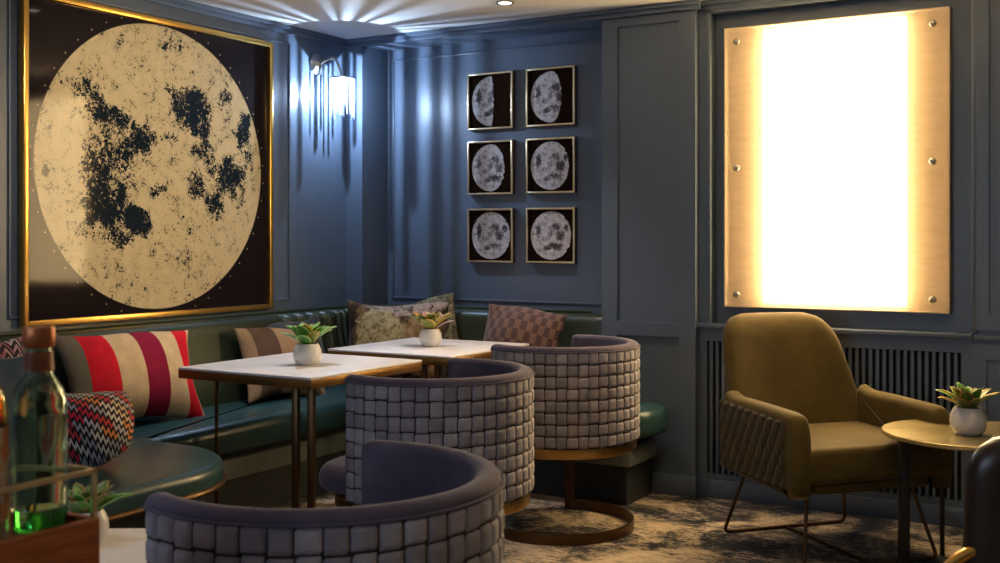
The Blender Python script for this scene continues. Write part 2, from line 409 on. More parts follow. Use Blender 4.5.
# ================================================================== THE SETTING
XL, YF, YB, XA0, XA1 = -4.088, 5.15, 5.40, -3.97, -2.444
YR, YN = 5.20, 5.275       # radiator wall plane, niche backing
XP = -1.945                # right edge of the pilaster
XR, YREAR = 1.7, -2.1
struct(G().box(XL-.15, XR+.15, YREAR-.15, YB+.15, -.12, 0).build('floor', M['carpet'], smooth=False))
struct(G().box(XL-.15, XR+.15, YREAR-.15, YB+.15, CEIL, CEIL+.12).build('ceiling', M['ceiling'], smooth=False))
struct(G().box(XL-.12, XL, YREAR-.12, YF, 0, CEIL).build('wall_left', M['wall'], smooth=False))
g = G()
g.box(XL-.12, XA0, YF, YB+.12, 0, CEIL); g.box(XA0, XA1, YB, YB+.12, 0, CEIL); g.box(XA0, XA1, YF, YB, 2.372, CEIL)
struct(g.build('wall_back', M['wall'], smooth=False))
# pilaster with shaker panels
g = G(); PX0, PX1 = -2.360, -2.030; d = .014
g.box(XA1, XP, YF+d, YB+.12, 0, CEIL)
g.box(XA1, PX0, YF, YF+d+.002, .10, CEIL-.05); g.box(PX1, XP, YF, YF+d+.002, .10, CEIL-.05)
for z0, z1 in ((.10, .155), (.771, .839), (2.320, CEIL-.05)): g.box(PX0, PX1, YF, YF+d+.002, z0, z1)
struct(g.build('wall_pilaster', M['wall'], smooth=False))
# wall carrying the niche and the radiator grille
g = G(); NX0, NX1, NZ0, NZ1 = -1.885, -0.700, .842, 2.350; GX0, GX1, GZ0, GZ1 = -1.905, -.748, .112, .757
g.box(XP, XR+.12, YN, YB+.12, 0, CEIL)
g.box(XP, NX0, YR, YN, NZ0, CEIL); g.box(NX1, XR, YR, YN, .757, CEIL); g.box(NX0, NX1, YR, YN, NZ1, CEIL)
g.box(GX0, NX1, YR, YN, GZ1, NZ0-.02); g.box(XP, GX0, YR, YN, 0, NZ0-.02); g.box(GX1, XR, YR, YN, 0, GZ1+.002); g.box(GX0, GX1, YR, YN, 0, GZ0)
# panel stiles right of the niche
for x0, x1, z0, z1 in ((NX1, -.635, .86, CEIL-.05), (-.635, XR, 2.32, CEIL-.05), (-.635, XR, .86, .93), (NX1+.0, -.645, .10, .80), (-.645, XR, .735, .80), (-.645, XR, .10, .155), (.45, .55, .93, 2.32), (.45, .55, .155, .735)):
    g.box(x0, x1, YR-.013, YR+.001, z0, z1)
struct(g.build('wall_radiator', M['wall'], smooth=False))
g = G(); g.box(XR, XR+.12, YREAR-.12, YB+.12, 0, CEIL); struct(g.build('wall_right', M['wall'], smooth=False))
g = G()
WX0, WX1, WZ0, WZ1 = -2.9, -.9, .7, 2.2
g.box(XL-.12, WX0, YREAR-.12, YREAR, 0, CEIL); g.box(WX1, XR+.12, YREAR-.12, YREAR, 0, CEIL); g.box(WX0, WX1, YREAR-.12, YREAR, 0, WZ0); g.box(WX0, WX1, YREAR-.12, YREAR, WZ1, CEIL)
struct(g.build('wall_rear', M['wall'], smooth=False))
# skirting, sill, crown, beads
def trimo(name, g, mat=None): return struct(g.build(name, mat or M['wall'], angle=30))
g = G(); g.box(XP-.0, XR, YR-.016, YR, 0, .085, .004); trimo('baseboard_back', g)
g = G(); g.box(XA1, XP+.006, YF-.014, YF+.016, 0, .10, .004); trimo('baseboard_pilaster', g)
g = G(); g.box(XP, NX1+.0, YR-.035, YN, .822, .842, .004); g.box(NX1, XR, YR-.020, YR+.002, .815, .838, .003); trimo('trim_sill', g)
def crown(name, pts, inward):
    # stepped crown following a run of points on the wall; inward: normals
    g = G()
    for (a, b, n) in zip(pts[:-1], pts[1:], inward):
        a = Vector(a); b = Vector(b); n = Vector(n); t = (b-a).normalized()
        for off, z0, z1 in ((.030, CEIL-.022, CEIL), (.016, CEIL-.045, CEIL-.020)):
            e = off
            p = [a, b, b+n*off, a+n*off]
            x = [q.x for q in p]; y = [q.y for q in p]
            g.box(min(x), max(x), min(y), max(y), z0, z1, .004)
    return trimo(name, g)
crown('trim_crown_left', [(XL, YREAR), (XL, YF)], [(1, 0)])
crown('trim_crown_back', [(XL, YF), (XP+.03, YF)], [(0, -1)])
crown('trim_crown_right', [(XP, YR), (XR, YR)], [(0, -1)])
def bead(g, plane, a0, a1, z0, z1, pos, w=.012, t=.008, sides='lrtb'):
    def bx(a, b, c, d):
        if plane == 'x': g.box(pos-.001, pos+t, a, b, c, d, .003)
        else: g.box(a, b, pos-t, pos+.001, c, d, .003)
    if 'l' in sides: bx(a0, a0+w, z0, z1)
    if 'r' in sides: bx(a1-w, a1, z0, z1)
    if 't' in sides: bx(a0, a1, z1-w, z1)
    if 'b' in sides: bx(a0, a1, z0, z0+w)
g = G(); bead(g, 'x', 2.93, 4.66, .92, 2.318, XL); bead(g, 'x', .9, 2.80, .92, 2.318, XL); trimo('trim_left_panel', g)
g = G(); bead(g, 'y', XA0+.035, XA1-.035, .90, 2.318, YB); trimo('trim_alcove_panel', g)
# stepped architrave round the niche
g = G()
for x0, x1 in ((NX0-.016, NX0+.004), (NX1-.004, NX1+.016)): g.box(x0, x1, YR-.014, YR+.004, NZ0, NZ1+.016, .004)
g.box(NX0-.016, NX1+.016, YR-.014, YR+.004, NZ1-.002, NZ1+.016, .004); trimo('trim_niche', g)
# unseen window, added in the rear wall for the cool fill
g = G()
for x0, x1, z0, z1 in ((WX0, WX0+.06, WZ0, WZ1), (WX1-.06, WX1, WZ0, WZ1), (WX0, WX1, WZ0, WZ0+.06), (WX0, WX1, WZ1-.06, WZ1), (-1.93, -1.87, WZ0, WZ1)): g.box(x0, x1, YREAR-.09, YREAR-.03, z0, z1, .005)
struct(g.build('added_window_1', M['wall']))

# radiator grille
g = G(); px = GX0+.012; ns = 38; stp = (GX1-GX0-.012)/ns
for i in range(ns): g.box(px+i*stp, px+i*stp+stp*.52, YR+.004, YR+.024, GZ0, GZ1, .002, seg=1)
rg = thing('radiator_grille', 'wide slatted radiator grille below the lit panel, painted the wall colour', 'grille', ((GX0+GX1)/2, YR, GZ0))
def under(o, p): o.parent = p; o.matrix_parent_inverse = Matrix.Translation(Vector(p.location)).inverted(); return o
o = g.build('slats', M['wall'], rg); o.location = -Vector(rg.location)
g = G(); g.box(GX0, GX1, YR+.045, YN-.005, GZ0, GZ1, .001)
o = g.build('backing', M['black'], rg); o.location = -Vector(rg.location)

# ================================================================== BANQUETTE
def sweep(g, path, prof, close=True, mat=None):
    """path: list of (pos2, normal2, thickscale); prof: list of (n, z)"""
    k = len(prof)
    vs = []; fs = []
    for p, n, sc in path:
        for a, z in prof: vs.append((p[0]+n[0]*a*sc, p[1]+n[1]*a*sc, z))
    for i in range(len(path)-1):
        for j in range(k if close else k-1):
            j2 = (j+1) % k; fs.append([i*k+j, (i+1)*k+j, (i+1)*k+j2, i*k+j2])
    if close: fs.append(list(range(k))); fs.append([(len(path)-1)*k+j for j in range(k)][::-1])
    g.add(vs, fs, mat=mat)
bq = thing('banquette', 'long dark green leather banquette running round the corner under the moon prints', 'bench')
SZ = .455
# seat cushion, L shaped
xin = -3.455; yin = 4.72; rx = .22
ol = [(-4.05, 3.10), (xin-.01, 3.10), (xin, 3.11)]
for i in range(0, 9):
    a = PI - PI/2*i/8; ol.append((xin+rx+rx*math.cos(a), yin-rx+rx*math.sin(a)))
xe = -2.04; re = .19; ye = 5.125
for i in range(0, 9):
    a = -PI/2+PI/2*i/8; ol.append((xe-re+re*math.cos(a), yin+re+re*math.sin(a)))
for i in range(0, 5):
    a = 0+PI/2*i/4; ol.append((xe-.09+.09*math.cos(a), ye-.09+.09*math.sin(a)))
ol += [(-2.46, ye), (-2.46, 5.27), (-3.55, 5.27), (-3.92, 4.98), (-4.05, 4.88)]
# subdivide long edges
def subd(ol, step=.12):
    out = []
    for i, p in enumerate(ol):
        q = ol[(i+1) % len(ol)]; n = max(1, int(math.dist(p, q)/step))
        for k in range(n): out.append((p[0]+(q[0]-p[0])*k/n, p[1]+(q[1]-p[1])*k/n))
    return out
G().slab(subd(ol), SZ-.135, SZ, .05, rb=.035).build('seat_cushion', M['teal'], bq, angle=50)
# base
yb2 = 4.82
base = [(-4.05, 3.10), (-3.565, 3.10), (-3.565, yb2-.02), (-3.545, yb2), (-2.16, yb2), (-2.16, 5.125), (-2.46, 5.125), (-2.46, 5.27), (-3.55, 5.27), (-3.92, 4.98), (-4.05, 4.88)]
G().slab(base, 0, SZ-.13).build('plinth', M['dark'], bq, smooth=False)
g = G(); g.box(-3.572, -3.548, 3.10, yb2-.012, .185, .275, .004); g.box(-3.56, -2.135, yb2-.025, yb2+.0, .185, .275, .004); g.box(-2.16, -2.135, yb2-.012, 5.125, .185, .275, .004)
g.build('plinth_rail', M['rail'], bq)
# backrest: straight, channel tufted corner, straight
path = []
y = 2.55
while y < 4.44: path.append(((-4.075, y), (1, 0), 1.0)); y += .09
Rc = .50; ccx, ccy = -3.575, 4.885
nrib = 13
def ribscale(t): return 1.0+.30*(abs(math.sin(PI*t))**.5-.45)
# channels also start on the straight just before the corner
L0 = ccy-4.46; nst = 4
for i in range(nst*8): 
    t = i/8; path.append(((-4.075, 4.46+L0*t/nst), (1, 0), ribscale(t)))
for i in range(nrib*8+1):
    t = i/8; a = PI-PI/2*t/nrib
    path.append(((ccx+Rc*math.cos(a), ccy+Rc*math.sin(a)), (-math.cos(a), -math.sin(a)), ribscale(t)))
x = -3.55
for seam0, seam1 in ((-3.55, -3.12), (-3.12, -3.02), (-3.02, -2.46)):
    n = 12
    for i in range(n+1):
        t = i/n; xx = seam0+(seam1-seam0)*t
        e = min(t, 1-t)*(seam1-seam0); sc = 1-.16*math.exp(-e/.012)
        path.append(((xx, YB-.015), (0, -1), sc))
path = [p for i, p in enumerate(path)]
th = .125; prof = [(0, .34)]
prof += [(th*1.25, .34), (th*1.35, .46), (th*1.3, .56), (th*1.12, .68), (th*1.0, .78)]
for i in range(7):
    a = PI*i/6; prof.append((th*.52+th*.48*math.cos(a), .815+.045*math.sin(a)))
prof.append((0, .80))
g = G(); sweep(g, path, prof); g.build('backrest', M['green'], bq, angle=60)
# piping along the top of the straight back
g = G(); g.tube([(p[0][0]+p[1][0]*(.045), p[0][1]+p[1][1]*.045, .866) for p in path if p[2] > .9][::3], .009, 8); g.build('piping', M['green'], bq)

# peninsula bench, foreground left
pb = thing('bench', 'teal leather bench with a rounded corner and pale piping under the zigzag cushion', 'bench', (-3.4, 2.6, 0))
off = Matrix.Translation((3.4, -2.6, 0))
ol = rrect(-4.05, -2.79, 1.55, 3.09, .40, 12, (.30, .42, 0, 0))
ol = [p for p in ol]
# keep clear of the banquette seat: start after it
ol = subd(ol, .15)
pz = SZ+.012
G().slab(ol, pz-.075, pz, .035, rb=.01, mat=off).build('seat_cushion', M['teal'], pb, angle=50)
g = G(); g.tube([(p[0], p[1], pz-.078) for p in ol], .011, 8, closed=True, mat=off); g.build('piping', M['bronze'], pb)
ol2 = rrect(-4.05, -2.855, 1.61, 3.03, .36, 10, (.28, .36, 0, 0))
G().slab(ol2, .32, pz-.082, .0, mat=off).build('seat_board', M['green'], pb, smooth=False)
ol3 = rrect(-4.05, -2.92, 1.75, 2.54, .30, 10, (.28, .30, 0, 0))
G().slab(ol3, 0, .32, 0, mat=off).build('plinth', M['dark'], pb, smooth=False)

# ================================================================== PICTURES
def moon_grid(name, mat, parent, cy, cz, w, h, blobs, R, nu=150, nv=150, plane='x', pos=0, phase=None, seed=0, feat=1.0):
    """a flat print with a per-vertex map of the maria (dark seas) as drawn on the print"""
    g = G()
    def fn(u, v):
        a = (u-.5)*w; b = (v-.5)*h
        return (pos, a, b) if plane == 'x' else (a, pos, b)
    g.grid(fn, nu, nv)
    o = g.build(name, mat, parent, smooth=False)
    me = o.data; at = me.attributes.new('sea', 'FLOAT', 'POINT'); rr = me.attributes.new('disc', 'FLOAT', 'POINT')
    for i, vv in enumerate(me.vertices):
        a = vv.co.y if plane == 'x' else vv.co.x; b = vv.co.z
        px, pz_ = a, b
        wob = noise.noise_vector(Vector((px*9/feat, pz_*9/feat, seed)))*.035*feat
        qx, qz = px+wob.x, pz_+wob.y
        s = 0
        for bx, bz, rx_, rz_, st in blobs:
            e = ((qx-bx)/rx_)**2+((qz-bz)/rz_)**2
            s = max(s, st*max(0, 1.25-e)/1.25*1.6)
        at.data[i].value = min(1, s)
        d = math.hypot(px/R[0], pz_/R[1])
        if phase is not None:
            # terminator: ellipse x = k*sqrt(1-z^2)
            zz = max(0, 1-(pz_/R[1])**2); lim = phase*math.sqrt(zz)*R[0]+noise.noise(Vector((pz_*60, seed, 0)))*.07*R[0]
            if px > lim: d = 1+min(.5, (px-lim)/R[0])*1.0 if d < 1 else d
        rr.data[i].value = d
    return o
def moonmat(name, bg, cream, ink, scale, th=(0.27, 0.33), sw=0.5, rough=0.06, coat=0.24, spec=0.2, marks=False):
    m, nt, b = newmat(name); setb(b, rough=0.6, coat=coat, coatr=rough, spec=spec)
    s = nt.nodes.new('ShaderNodeAttribute'); s.attribute_name = 'sea'
    dsc = nt.nodes.new('ShaderNodeAttribute'); dsc.attribute_name = 'disc'
    v = coords(nt)
    n1 = noise_(nt, v, scale, 6, 0.68, 0.4); n2 = noise_(nt, v, scale*4.5, 4, 0.7, 1.2)
    vo = nt.nodes.new('ShaderNodeTexVoronoi'); vo.feature = 'DISTANCE_TO_EDGE'; vo.inputs['Scale'].default_value = scale*2.2; L(nt, v, vo.inputs['Vector'])
    vo2 = nt.nodes.new('ShaderNodeTexVoronoi'); vo2.inputs['Scale'].default_value = scale*1.3; L(nt, v, vo2.inputs['Vector'])
    ring = math_(nt, 'SUBTRACT', 1.0, math_(nt, 'MULTIPLY', math_(nt, 'ABSOLUTE', math_(nt, 'SUBTRACT', vo2.outputs['Distance'], 0.22)), 28.0))
    ring = math_(nt, 'MULTIPLY', math_(nt, 'MAXIMUM', ring, 0.0), ramp(nt, noise_(nt, v, scale*1.1, 2), [(0.52, 0.0), (0.6, 0.35)]))
    c1 = math_(nt, 'SUBTRACT', n1, 0.5); c2 = math_(nt, 'SUBTRACT', n2, 0.5)
    tot = math_(nt, 'ADD', math_(nt, 'MULTIPLY', s.outputs['Fac'], sw), math_(nt, 'MULTIPLY', c1, 1.35))
    tot = math_(nt, 'ADD', tot, math_(nt, 'MULTIPLY', c2, 1.75))
    tot = math_(nt, 'ADD', tot, math_(nt, 'MULTIPLY', ring, 0.8))
    inkf = ramp(nt, tot, [(th[0], 0.0), (th[1], 1.0)])
    tone = ramp(nt, n1, [(0.35, cream), (0.65, tuple(x*0.82 for x in cream))])
    face = mix(nt, inkf, tone, ink)
    disc = ramp(nt, dsc.outputs['Fac'], [(0.995, 0.0), (1.0, 1.0)])
    if marks:
        tc = nt.nodes.new('ShaderNodeTexCoord'); mp = nt.nodes.new('ShaderNodeMapping'); mp.inputs['Location'].default_value = (0, -marks[0], -marks[1]); L(nt, tc.outputs['Object'], mp.inputs[0])
        sp = nt.nodes.new('ShaderNodeSeparateXYZ'); L(nt, mp.outputs[0], sp.inputs[0]); y_, z_ = sp.outputs[1], sp.outputs[2]
        ang = math_(nt, 'MULTIPLY', math_(nt, 'ARCTAN2', z_, y_), 48/(2*PI))
        da = math_(nt, 'MULTIPLY', math_(nt, 'SUBTRACT', math_(nt, 'FRACT', math_(nt, 'ADD', ang, 100.0)), 0.5), 0.09)
        rad = math_(nt, 'SQRT', math_(nt, 'ADD', math_(nt, 'MULTIPLY', y_, y_), math_(nt, 'MULTIPLY', z_, z_)))
        dr = math_(nt, 'SUBTRACT', rad, 0.704)
        dd_ = math_(nt, 'SQRT', math_(nt, 'ADD', math_(nt, 'MULTIPLY', da, da), math_(nt, 'MULTIPLY', dr, dr)))
        bgc = mix(nt, math_(nt, 'LESS_THAN', dd_, 0.0035), bg, (0.5, 0.42, 0.28))
    else: bgc = bg
    L(nt, mix(nt, disc, face, bgc), b.inputs['Base Color']); return m
CREAM = (0.66, 0.52, 0.29)

# large framed print on the left wall
FY0, FY1, FZ0, FZ1 = 2.976, 4.487, .884, 2.292
pcy, pcz = (FY0+FY1)/2, (FZ0+FZ1)/2
pic = thing('framed_moon_print', 'very large gold framed print of a cream moon on a black ground', 'picture', (XL+.002, pcy, pcz))
hw, hh = (FY1-FY0)/2, (FZ1-FZ0)/2
def frame(parent, hw, hh, w, t, mat, plane, inner=None, t0=0.0):
    g = G()
    for a0, a1, z0, z1 in ((-hw, -hw+w, -hh, hh), (hw-w, hw, -hh, hh), (-hw+w*.98, hw-w*.98, -hh, -hh+w), (-hw+w*.98, hw-w*.98, hh-w, hh)):
        if plane == 'x': g.box(t0, t, a0, a1, z0, z1, .004)
        else: g.box(a0, a1, -t, -t0, z0, z1, .002)
    return g.build('frame', mat, parent)
frame(pic, hw, hh, .026, .040, M['gold'], 'x')
def wpt(px, py, X=XL+.03):
    u = (px-500)/FPX; dx = -sn+cs*u; dy = cs+sn*u; t = X/dx
    return dy*t-pcy, CAMH+(HY-py)/FPX*t-pcz, t
blobs = []
for px, py, rx_, ry_, st in ((193, 109, 17, 19, 1.0), (200, 122, 12, 12, .9), (105, 110, 15, 10, .75), (90, 92, 12, 10, .6), (118, 122, 14, 14, .6), (145, 139, 12, 11, .85), (130, 150, 10, 10, .6),
        (100, 172, 14, 22, .85), (112, 200, 20, 26, .9), (136, 218, 14, 16, 1.0), (120, 235, 14, 14, .7), (98, 215, 8, 20, .6), (244, 132, 7, 17, 1.0), (228, 175, 16, 16, .85), (217, 204, 10, 12, .9), (205, 150, 12, 14, .45),
        (200, 185, 9, 14, .6), (240, 180, 10, 22, .5), (46, 174, 3, 5, 1.2), (158, 190, 7, 7, .6), (172, 137, 8, 6, .6), (176, 48, 8, 6, .45), (75, 85, 8, 8, .5), (110, 148, 16, 14, .55), (180, 95, 12, 9, .5), (225, 100, 8, 8, .5), (250, 160, 6, 12, .5), (125, 175, 14, 14, .5)):
    a, b, t = wpt(px, py); k = t/FPX; fr = .72
    blobs.append((a, b, rx_*k/fr*.95, ry_*k, st))
mcy, mcz = 3.727-pcy, 1.592-pcz
M['moon'] = moonmat('moon_print', (0.013, 0.008, 0.009), CREAM, (0.008, 0.014, 0.020), 15, spec=0.02, marks=(mcy, mcz), th=(0.19, 0.25), sw=0.50)
o = moon_grid('print', M['moon'], pic, 0, 0, 2*hw-.04, 2*hh-.04, [(a-mcy, b-mcz, r1, r2, s) for a, b, r1, r2, s in blobs], (.688, .670), 240, 230, 'x', .016)
# recentre the disc: the disc sits slightly off the middle of the sheet
for i, vv in enumerate(o.data.vertices):
    px_, pz_ = vv.co.y-mcy, vv.co.z-mcz
    d = math.hypot(px_/.688, pz_/.670); o.data.attributes['disc'].data[i].value = d
    wob = noise.noise_vector(Vector((px_*9, pz_*9, 0)))*.035; fine = noise.noise_vector(Vector((px_*30, pz_*30, 3)))*.016
    qx, qz = px_+wob.x+fine.x, pz_+wob.y+fine.y; s = 0
    for bx, bz, r1, r2, st in blobs:
        e = ((qx-(bx-mcy))/r1)**2+((qz-(bz-mcz))/r2)**2; s = max(s, st*min(1, max(0, 1.9-e)/1.5))
    o.data.attributes['sea'].data[i].value = min(1, s)
# six small prints
M['smoon'] = moonmat('small_moon_print', (0.014, 0.007, 0.004), (0.62, 0.56, 0.55), (0.060, 0.048, 0.052), 42, (0.02, 0.36), sw=0.46, rough=0.2, coat=0.0, spec=0.0)
cols = ((-3.388, -3.093), (-3.007, -2.709)); rows = ((1.864, 2.189), (1.502, 1.803), (1.122, 1.423))
phase = {(0, 0): .12, (0, 1): .48, (1, 0): .68, (1, 1): .84, (2, 0): 1.01, (2, 1): .95}
desc = {(0, 0): 'small gold framed half moon photograph, top left of the six', (0, 1): 'small gold framed bulging moon photograph, top right of the six',
        (1, 0): 'small gold framed three-quarter moon photograph, middle left of the six', (1, 1): 'small gold framed nearly full moon photograph, middle right of the six',
        (2, 0): 'small gold framed bright full moon photograph, bottom left of the six', (2, 1): 'small gold framed full moon photograph with shaded right rim, bottom right of the six'}
for r, (z0, z1) in enumerate(rows):
    for c, (x0, x1) in enumerate(cols):
        if r == 0: z0_, z1_ = 1.868, 2.186
        else: z0_, z1_ = z0, z1
        cx, cz = (x0+x1)/2, (z0_+z1_)/2; a, b = (x1-x0)/2, (z1_-z0_)/2
        t = thing('framed_moon_photograph', desc[(r, c)], 'picture', (cx, YB-.001, cz), 0, 'six small moon prints on the back wall')
        frame(t, a, b, .010, .036, M['palegold'], 'y', t0=.026); 
        g = G()
        for q in ((-a, -a+.006, -b, b), (a-.006, a, -b, b), (-a, a, -b, -b+.006), (-a, a, b-.006, b)): g.box(q[0], q[1], -.027, 0, q[2], q[3])
        g.build('frame_side', M['walnut'], t, smooth=False)
        rnd = random.Random(r*2+c+5); bl = []
        base_bl = [(.25, .35, .30, .22, .7), (.45, -.05, .25, .28, .7), (-.05, .1, .14, .3, .45), (-.62, .2, .16, .34, .8), (.15, -.45, .5, .17, .7), (-.2, -.5, .2, .14, .6), (.72, .3, .14, .16, .9), (-.35, -.15, .2, .15, .4)]
        Rr = (a*.85, b*.88)
        for q in base_bl: bl.append((q[0]*Rr[0], q[1]*Rr[1], q[2]*Rr[0], q[3]*Rr[1], q[4]*rnd.uniform(.6, 1.1)))
        o = moon_grid('print', M['smoon'], t, 0, 0, 2*a-.014, 2*b-.014, bl, Rr, 90, 90, 'y', -.020, phase[(r, c)], r*3+c, .22)

# ================================================================== BACKLIT STONE PANEL
LX0, LX1, LZ0, LZ1 = -1.826, -.798, .924, 2.274; LY = 5.222
lb = thing('light_box', 'large backlit tan stone panel with a blazing white centre on round studs', 'light panel', ((LX0+LX1)/2, YN, LZ0))
lo = Matrix.Translation(-Vector(lb.location))
m, nt, b = newmat('backlit_stone_sheet')
nt.nodes.remove(b); out = nt.nodes['Material Output']
v = coords(nt, scale=(1, 1, 1), rot=(0, .7, 0)); n = noise_(nt, coords(nt, scale=(2, 1, 9), rot=(0, .6, 0)), 5, 5, .6, .4)
colr = ramp(nt, n, [(0.3, (0.62, 0.53, 0.40)), (0.7, (0.72, 0.62, 0.49))])
df = nt.nodes.new('ShaderNodeBsdfDiffuse'); tl = nt.nodes.new('ShaderNodeBsdfTranslucent'); tp = nt.nodes.new('ShaderNodeBsdfTransparent'); tp.inputs[0].default_value = (1, .93, .8, 1)
L(nt, colr, df.inputs[0]); L(nt, colr, tl.inputs[0])
m1 = nt.nodes.new('ShaderNodeMixShader'); m1.inputs[0].default_value = .085; L(nt, df.outputs[0], m1.inputs[1]); L(nt, tl.outputs[0], m1.inputs[2])
m2 = nt.nodes.new('ShaderNodeMixShader'); m2.inputs[0].default_value = .30; L(nt, m1.outputs[0], m2.inputs[1]); L(nt, tp.outputs[0], m2.inputs[2])
L(nt, m2.outputs[0], out.inputs[0]); M['sheet'] = m
G().add([(LX0, LY, LZ0), (LX1, LY, LZ0), (LX1, LY, LZ1), (LX0, LY, LZ1)], [[0, 1, 2, 3]], mat=lo).build('stone_sheet', M['sheet'], lb, smooth=False)
M['boxwhite'] = simple('light_box_lining', (0.42, 0.34, 0.22), 0.8, bmp=0)
g = G(); t_ = .006
g.box(LX0, LX0+t_, LY+.001, YN, LZ0, LZ1, mat=lo); g.box(LX1-t_, LX1, LY+.001, YN, LZ0, LZ1, mat=lo); g.box(LX0, LX1, LY+.001, YN, LZ0, LZ0+t_, mat=lo); g.box(LX0, LX1, LY+.001, YN, LZ1-t_, LZ1, mat=lo); g.box(LX0, LX1, YN-.004, YN, LZ0, LZ1, mat=lo)
g.build('lining', M['boxwhite'], lb, smooth=False)
m, nt, b = newmat('led_strip_light'); b.inputs['Emission Color'].default_value = (1, .78, .46, 1); b.inputs['Emission Strength'].default_value = 50; M['led'] = m
g = G(); g.box(-1.643, -.989, YN-.010, YN-.005, .950, 2.255, .0, mat=lo); g.build('led_panel', M['led'], lb, smooth=False)
for x in (-1.762, -.868):
    for z in (.985, 1.595, 2.205):
        g = G(); g.lathe([(0, 0), (.016, 0), (.016, .006), (.013, .011), (.006, .014), (0, .0145)], n=20, mat=lo @ Matrix.Translation((x, LY, z)) @ Matrix.Rotation(PI/2, 4, 'X'))
        g.build('stud', M['nickel'], lb)

# ================================================================== SCONCE
sc = thing('wall_sconce', 'nickel wall sconce with a glowing shade of hanging crystal rods', 'wall lamp', (XL, 4.885, 2.235))
so = Matrix.Translation(-Vector(sc.location))
g = G(); g.lathe([(0, 0), (.062, 0), (.062, .010), (.052, .018), (.03, .024), (.018, .034), (0, .036)], n=36, mat=Matrix.Rotation(PI/2, 4, 'Y')); g.build('backplate', M['nickel'], sc)
pts = []
for i in range(13):
    t = i/12; pts.append((-4.06+(SCX+4.06)*t, 4.885+(SCY-4.885)*t, 2.235+.028*math.sin(PI*min(1, t*1.0))*1.0 - (.075*max(0, t-.72)/.28 if t > .72 else 0)))
pts.append((SCX, SCY, 2.13))
g = G(); g.tube(pts, .0075, 10, mat=so); g.build('arm', M['nickel'], sc)
# shade carrier ring (open at the top so light escapes upwards)
g = G(); Rs = .066
g.tube([(SCX+Rs*math.cos(2*PI*i/40), SCY+Rs*math.sin(2*PI*i/40), 2.150) for i in range(40)], .005, 8, closed=True, mat=so)
for k in range(3):
    a = 2*PI*k/3+.4; g.tube([(SCX, SCY, 2.150), (SCX+Rs*math.cos(a), SCY+Rs*math.sin(a), 2.150)], .003, 6, mat=so)
g.lathe([(.016, 0), (.016, .045), (.006, .05)], (SCX, SCY, 2.10), 20, mat=so)
g.lathe([(.020, 2.151), (Rs, 2.151), (Rs, 2.154), (.020, 2.154), (.020, 2.151)], (SCX, SCY, 0), 32, mat=so)
g.build('shade_ring', M['nickel'], sc)
m, nt, b = newmat('bulb_glow'); nt.nodes.remove(b); em = nt.nodes.new('ShaderNodeEmission'); em.inputs[0].default_value = (.85, .93, 1, 1); em.inputs[1].default_value = 60
tp = nt.nodes.new('ShaderNodeBsdfTransparent'); a1 = nt.nodes.new('ShaderNodeMixShader'); a1.inputs[0].default_value = .75; L(nt, em.outputs[0], a1.inputs[1]); L(nt, tp.outputs[0], a1.inputs[2]); L(nt, a1.outputs[0], nt.nodes['Material Output'].inputs[0]); M['bulb'] = m
g = G(); g.lathe([(.0, -.028), (.010, -.024), (.015, -.008), (.013, .012), (.009, .022)], (SCX, SCY, 2.080), 16, mat=so); g.build('bulb', M['bulb'], sc)
m, nt, b = newmat('crystal_rod'); nt.nodes.remove(b)
out = nt.nodes['Material Output']; tl = nt.nodes.new('ShaderNodeBsdfTranslucent'); tl.inputs[0].default_value = (.9, .93, 1, 1)
gl = nt.nodes.new('ShaderNodeBsdfGlossy'); gl.inputs['Roughness'].default_value = .15; tp = nt.nodes.new('ShaderNodeBsdfTransparent')
a1 = nt.nodes.new('ShaderNodeMixShader'); a1.inputs[0].default_value = .25; L(nt, tl.outputs[0], a1.inputs[1]); L(nt, gl.outputs[0], a1.inputs[2])
a2 = nt.nodes.new('ShaderNodeMixShader'); a2.inputs[0].default_value = .15; L(nt, a1.outputs[0], a2.inputs[1]); L(nt, tp.outputs[0], a2.inputs[2]); L(nt, a2.outputs[0], out.inputs[0]); M['crystal'] = m
rods = []
nrod = 30
for k in range(nrod):
    a = 2*PI*(k+random.uniform(-.5, .5))/nrod; rr = Rs
    ln = .215+random.uniform(-.02, .02)-(.05 if k % 3 == 0 else 0)
    x, y = SCX+rr*math.cos(a), SCY+rr*math.sin(a)
    g = G(); g.tube([(x, y, 2.147), (x, y, 2.147-ln+.01), (x, y, 2.147-ln)], [random.uniform(.0028, .0050)]*2+[.001], 6, mat=so)
    g.build('crystal_rod', M['crystal'], sc)

# ================================================================== CEILING DOWNLIGHTS
m, nt, b = newmat('downlight_lens'); b.inputs['Emission Color'].default_value = (1, .93, .82, 1); b.inputs['Emission Strength'].default_value = 12; M['lens'] = m
dl_desc = ['small recessed ceiling downlight above the far marble table near the alcove', 'recessed ceiling downlight over the nearer marble table', 'recessed ceiling downlight tilted towards the large moon print',
    'recessed ceiling downlight behind the middle tub chair', 'recessed ceiling downlight over the round brass table', 'recessed ceiling downlight over the nearest tub chair and bottles', 'recessed ceiling downlight near the right wall']
for (sx, sy, e, ang, col), dd in zip(SPOTS, dl_desc):
    t = thing('recessed_downlight', dd, 'ceiling light', (sx, sy, CEIL), 0, 'recessed ceiling downlights')
    G().lathe([(.030, -.001), (.045, -.001), (.045, -.006), (.040, -.009), (.031, -.004)], n=32).build('trim_ring', M['nickel'], t)
    G().lathe([(0, -.010), (.020, -.009), (.030, -.006), (.030, -.001), (0, -.001)], n=24).build('lens', M['lens'], t)

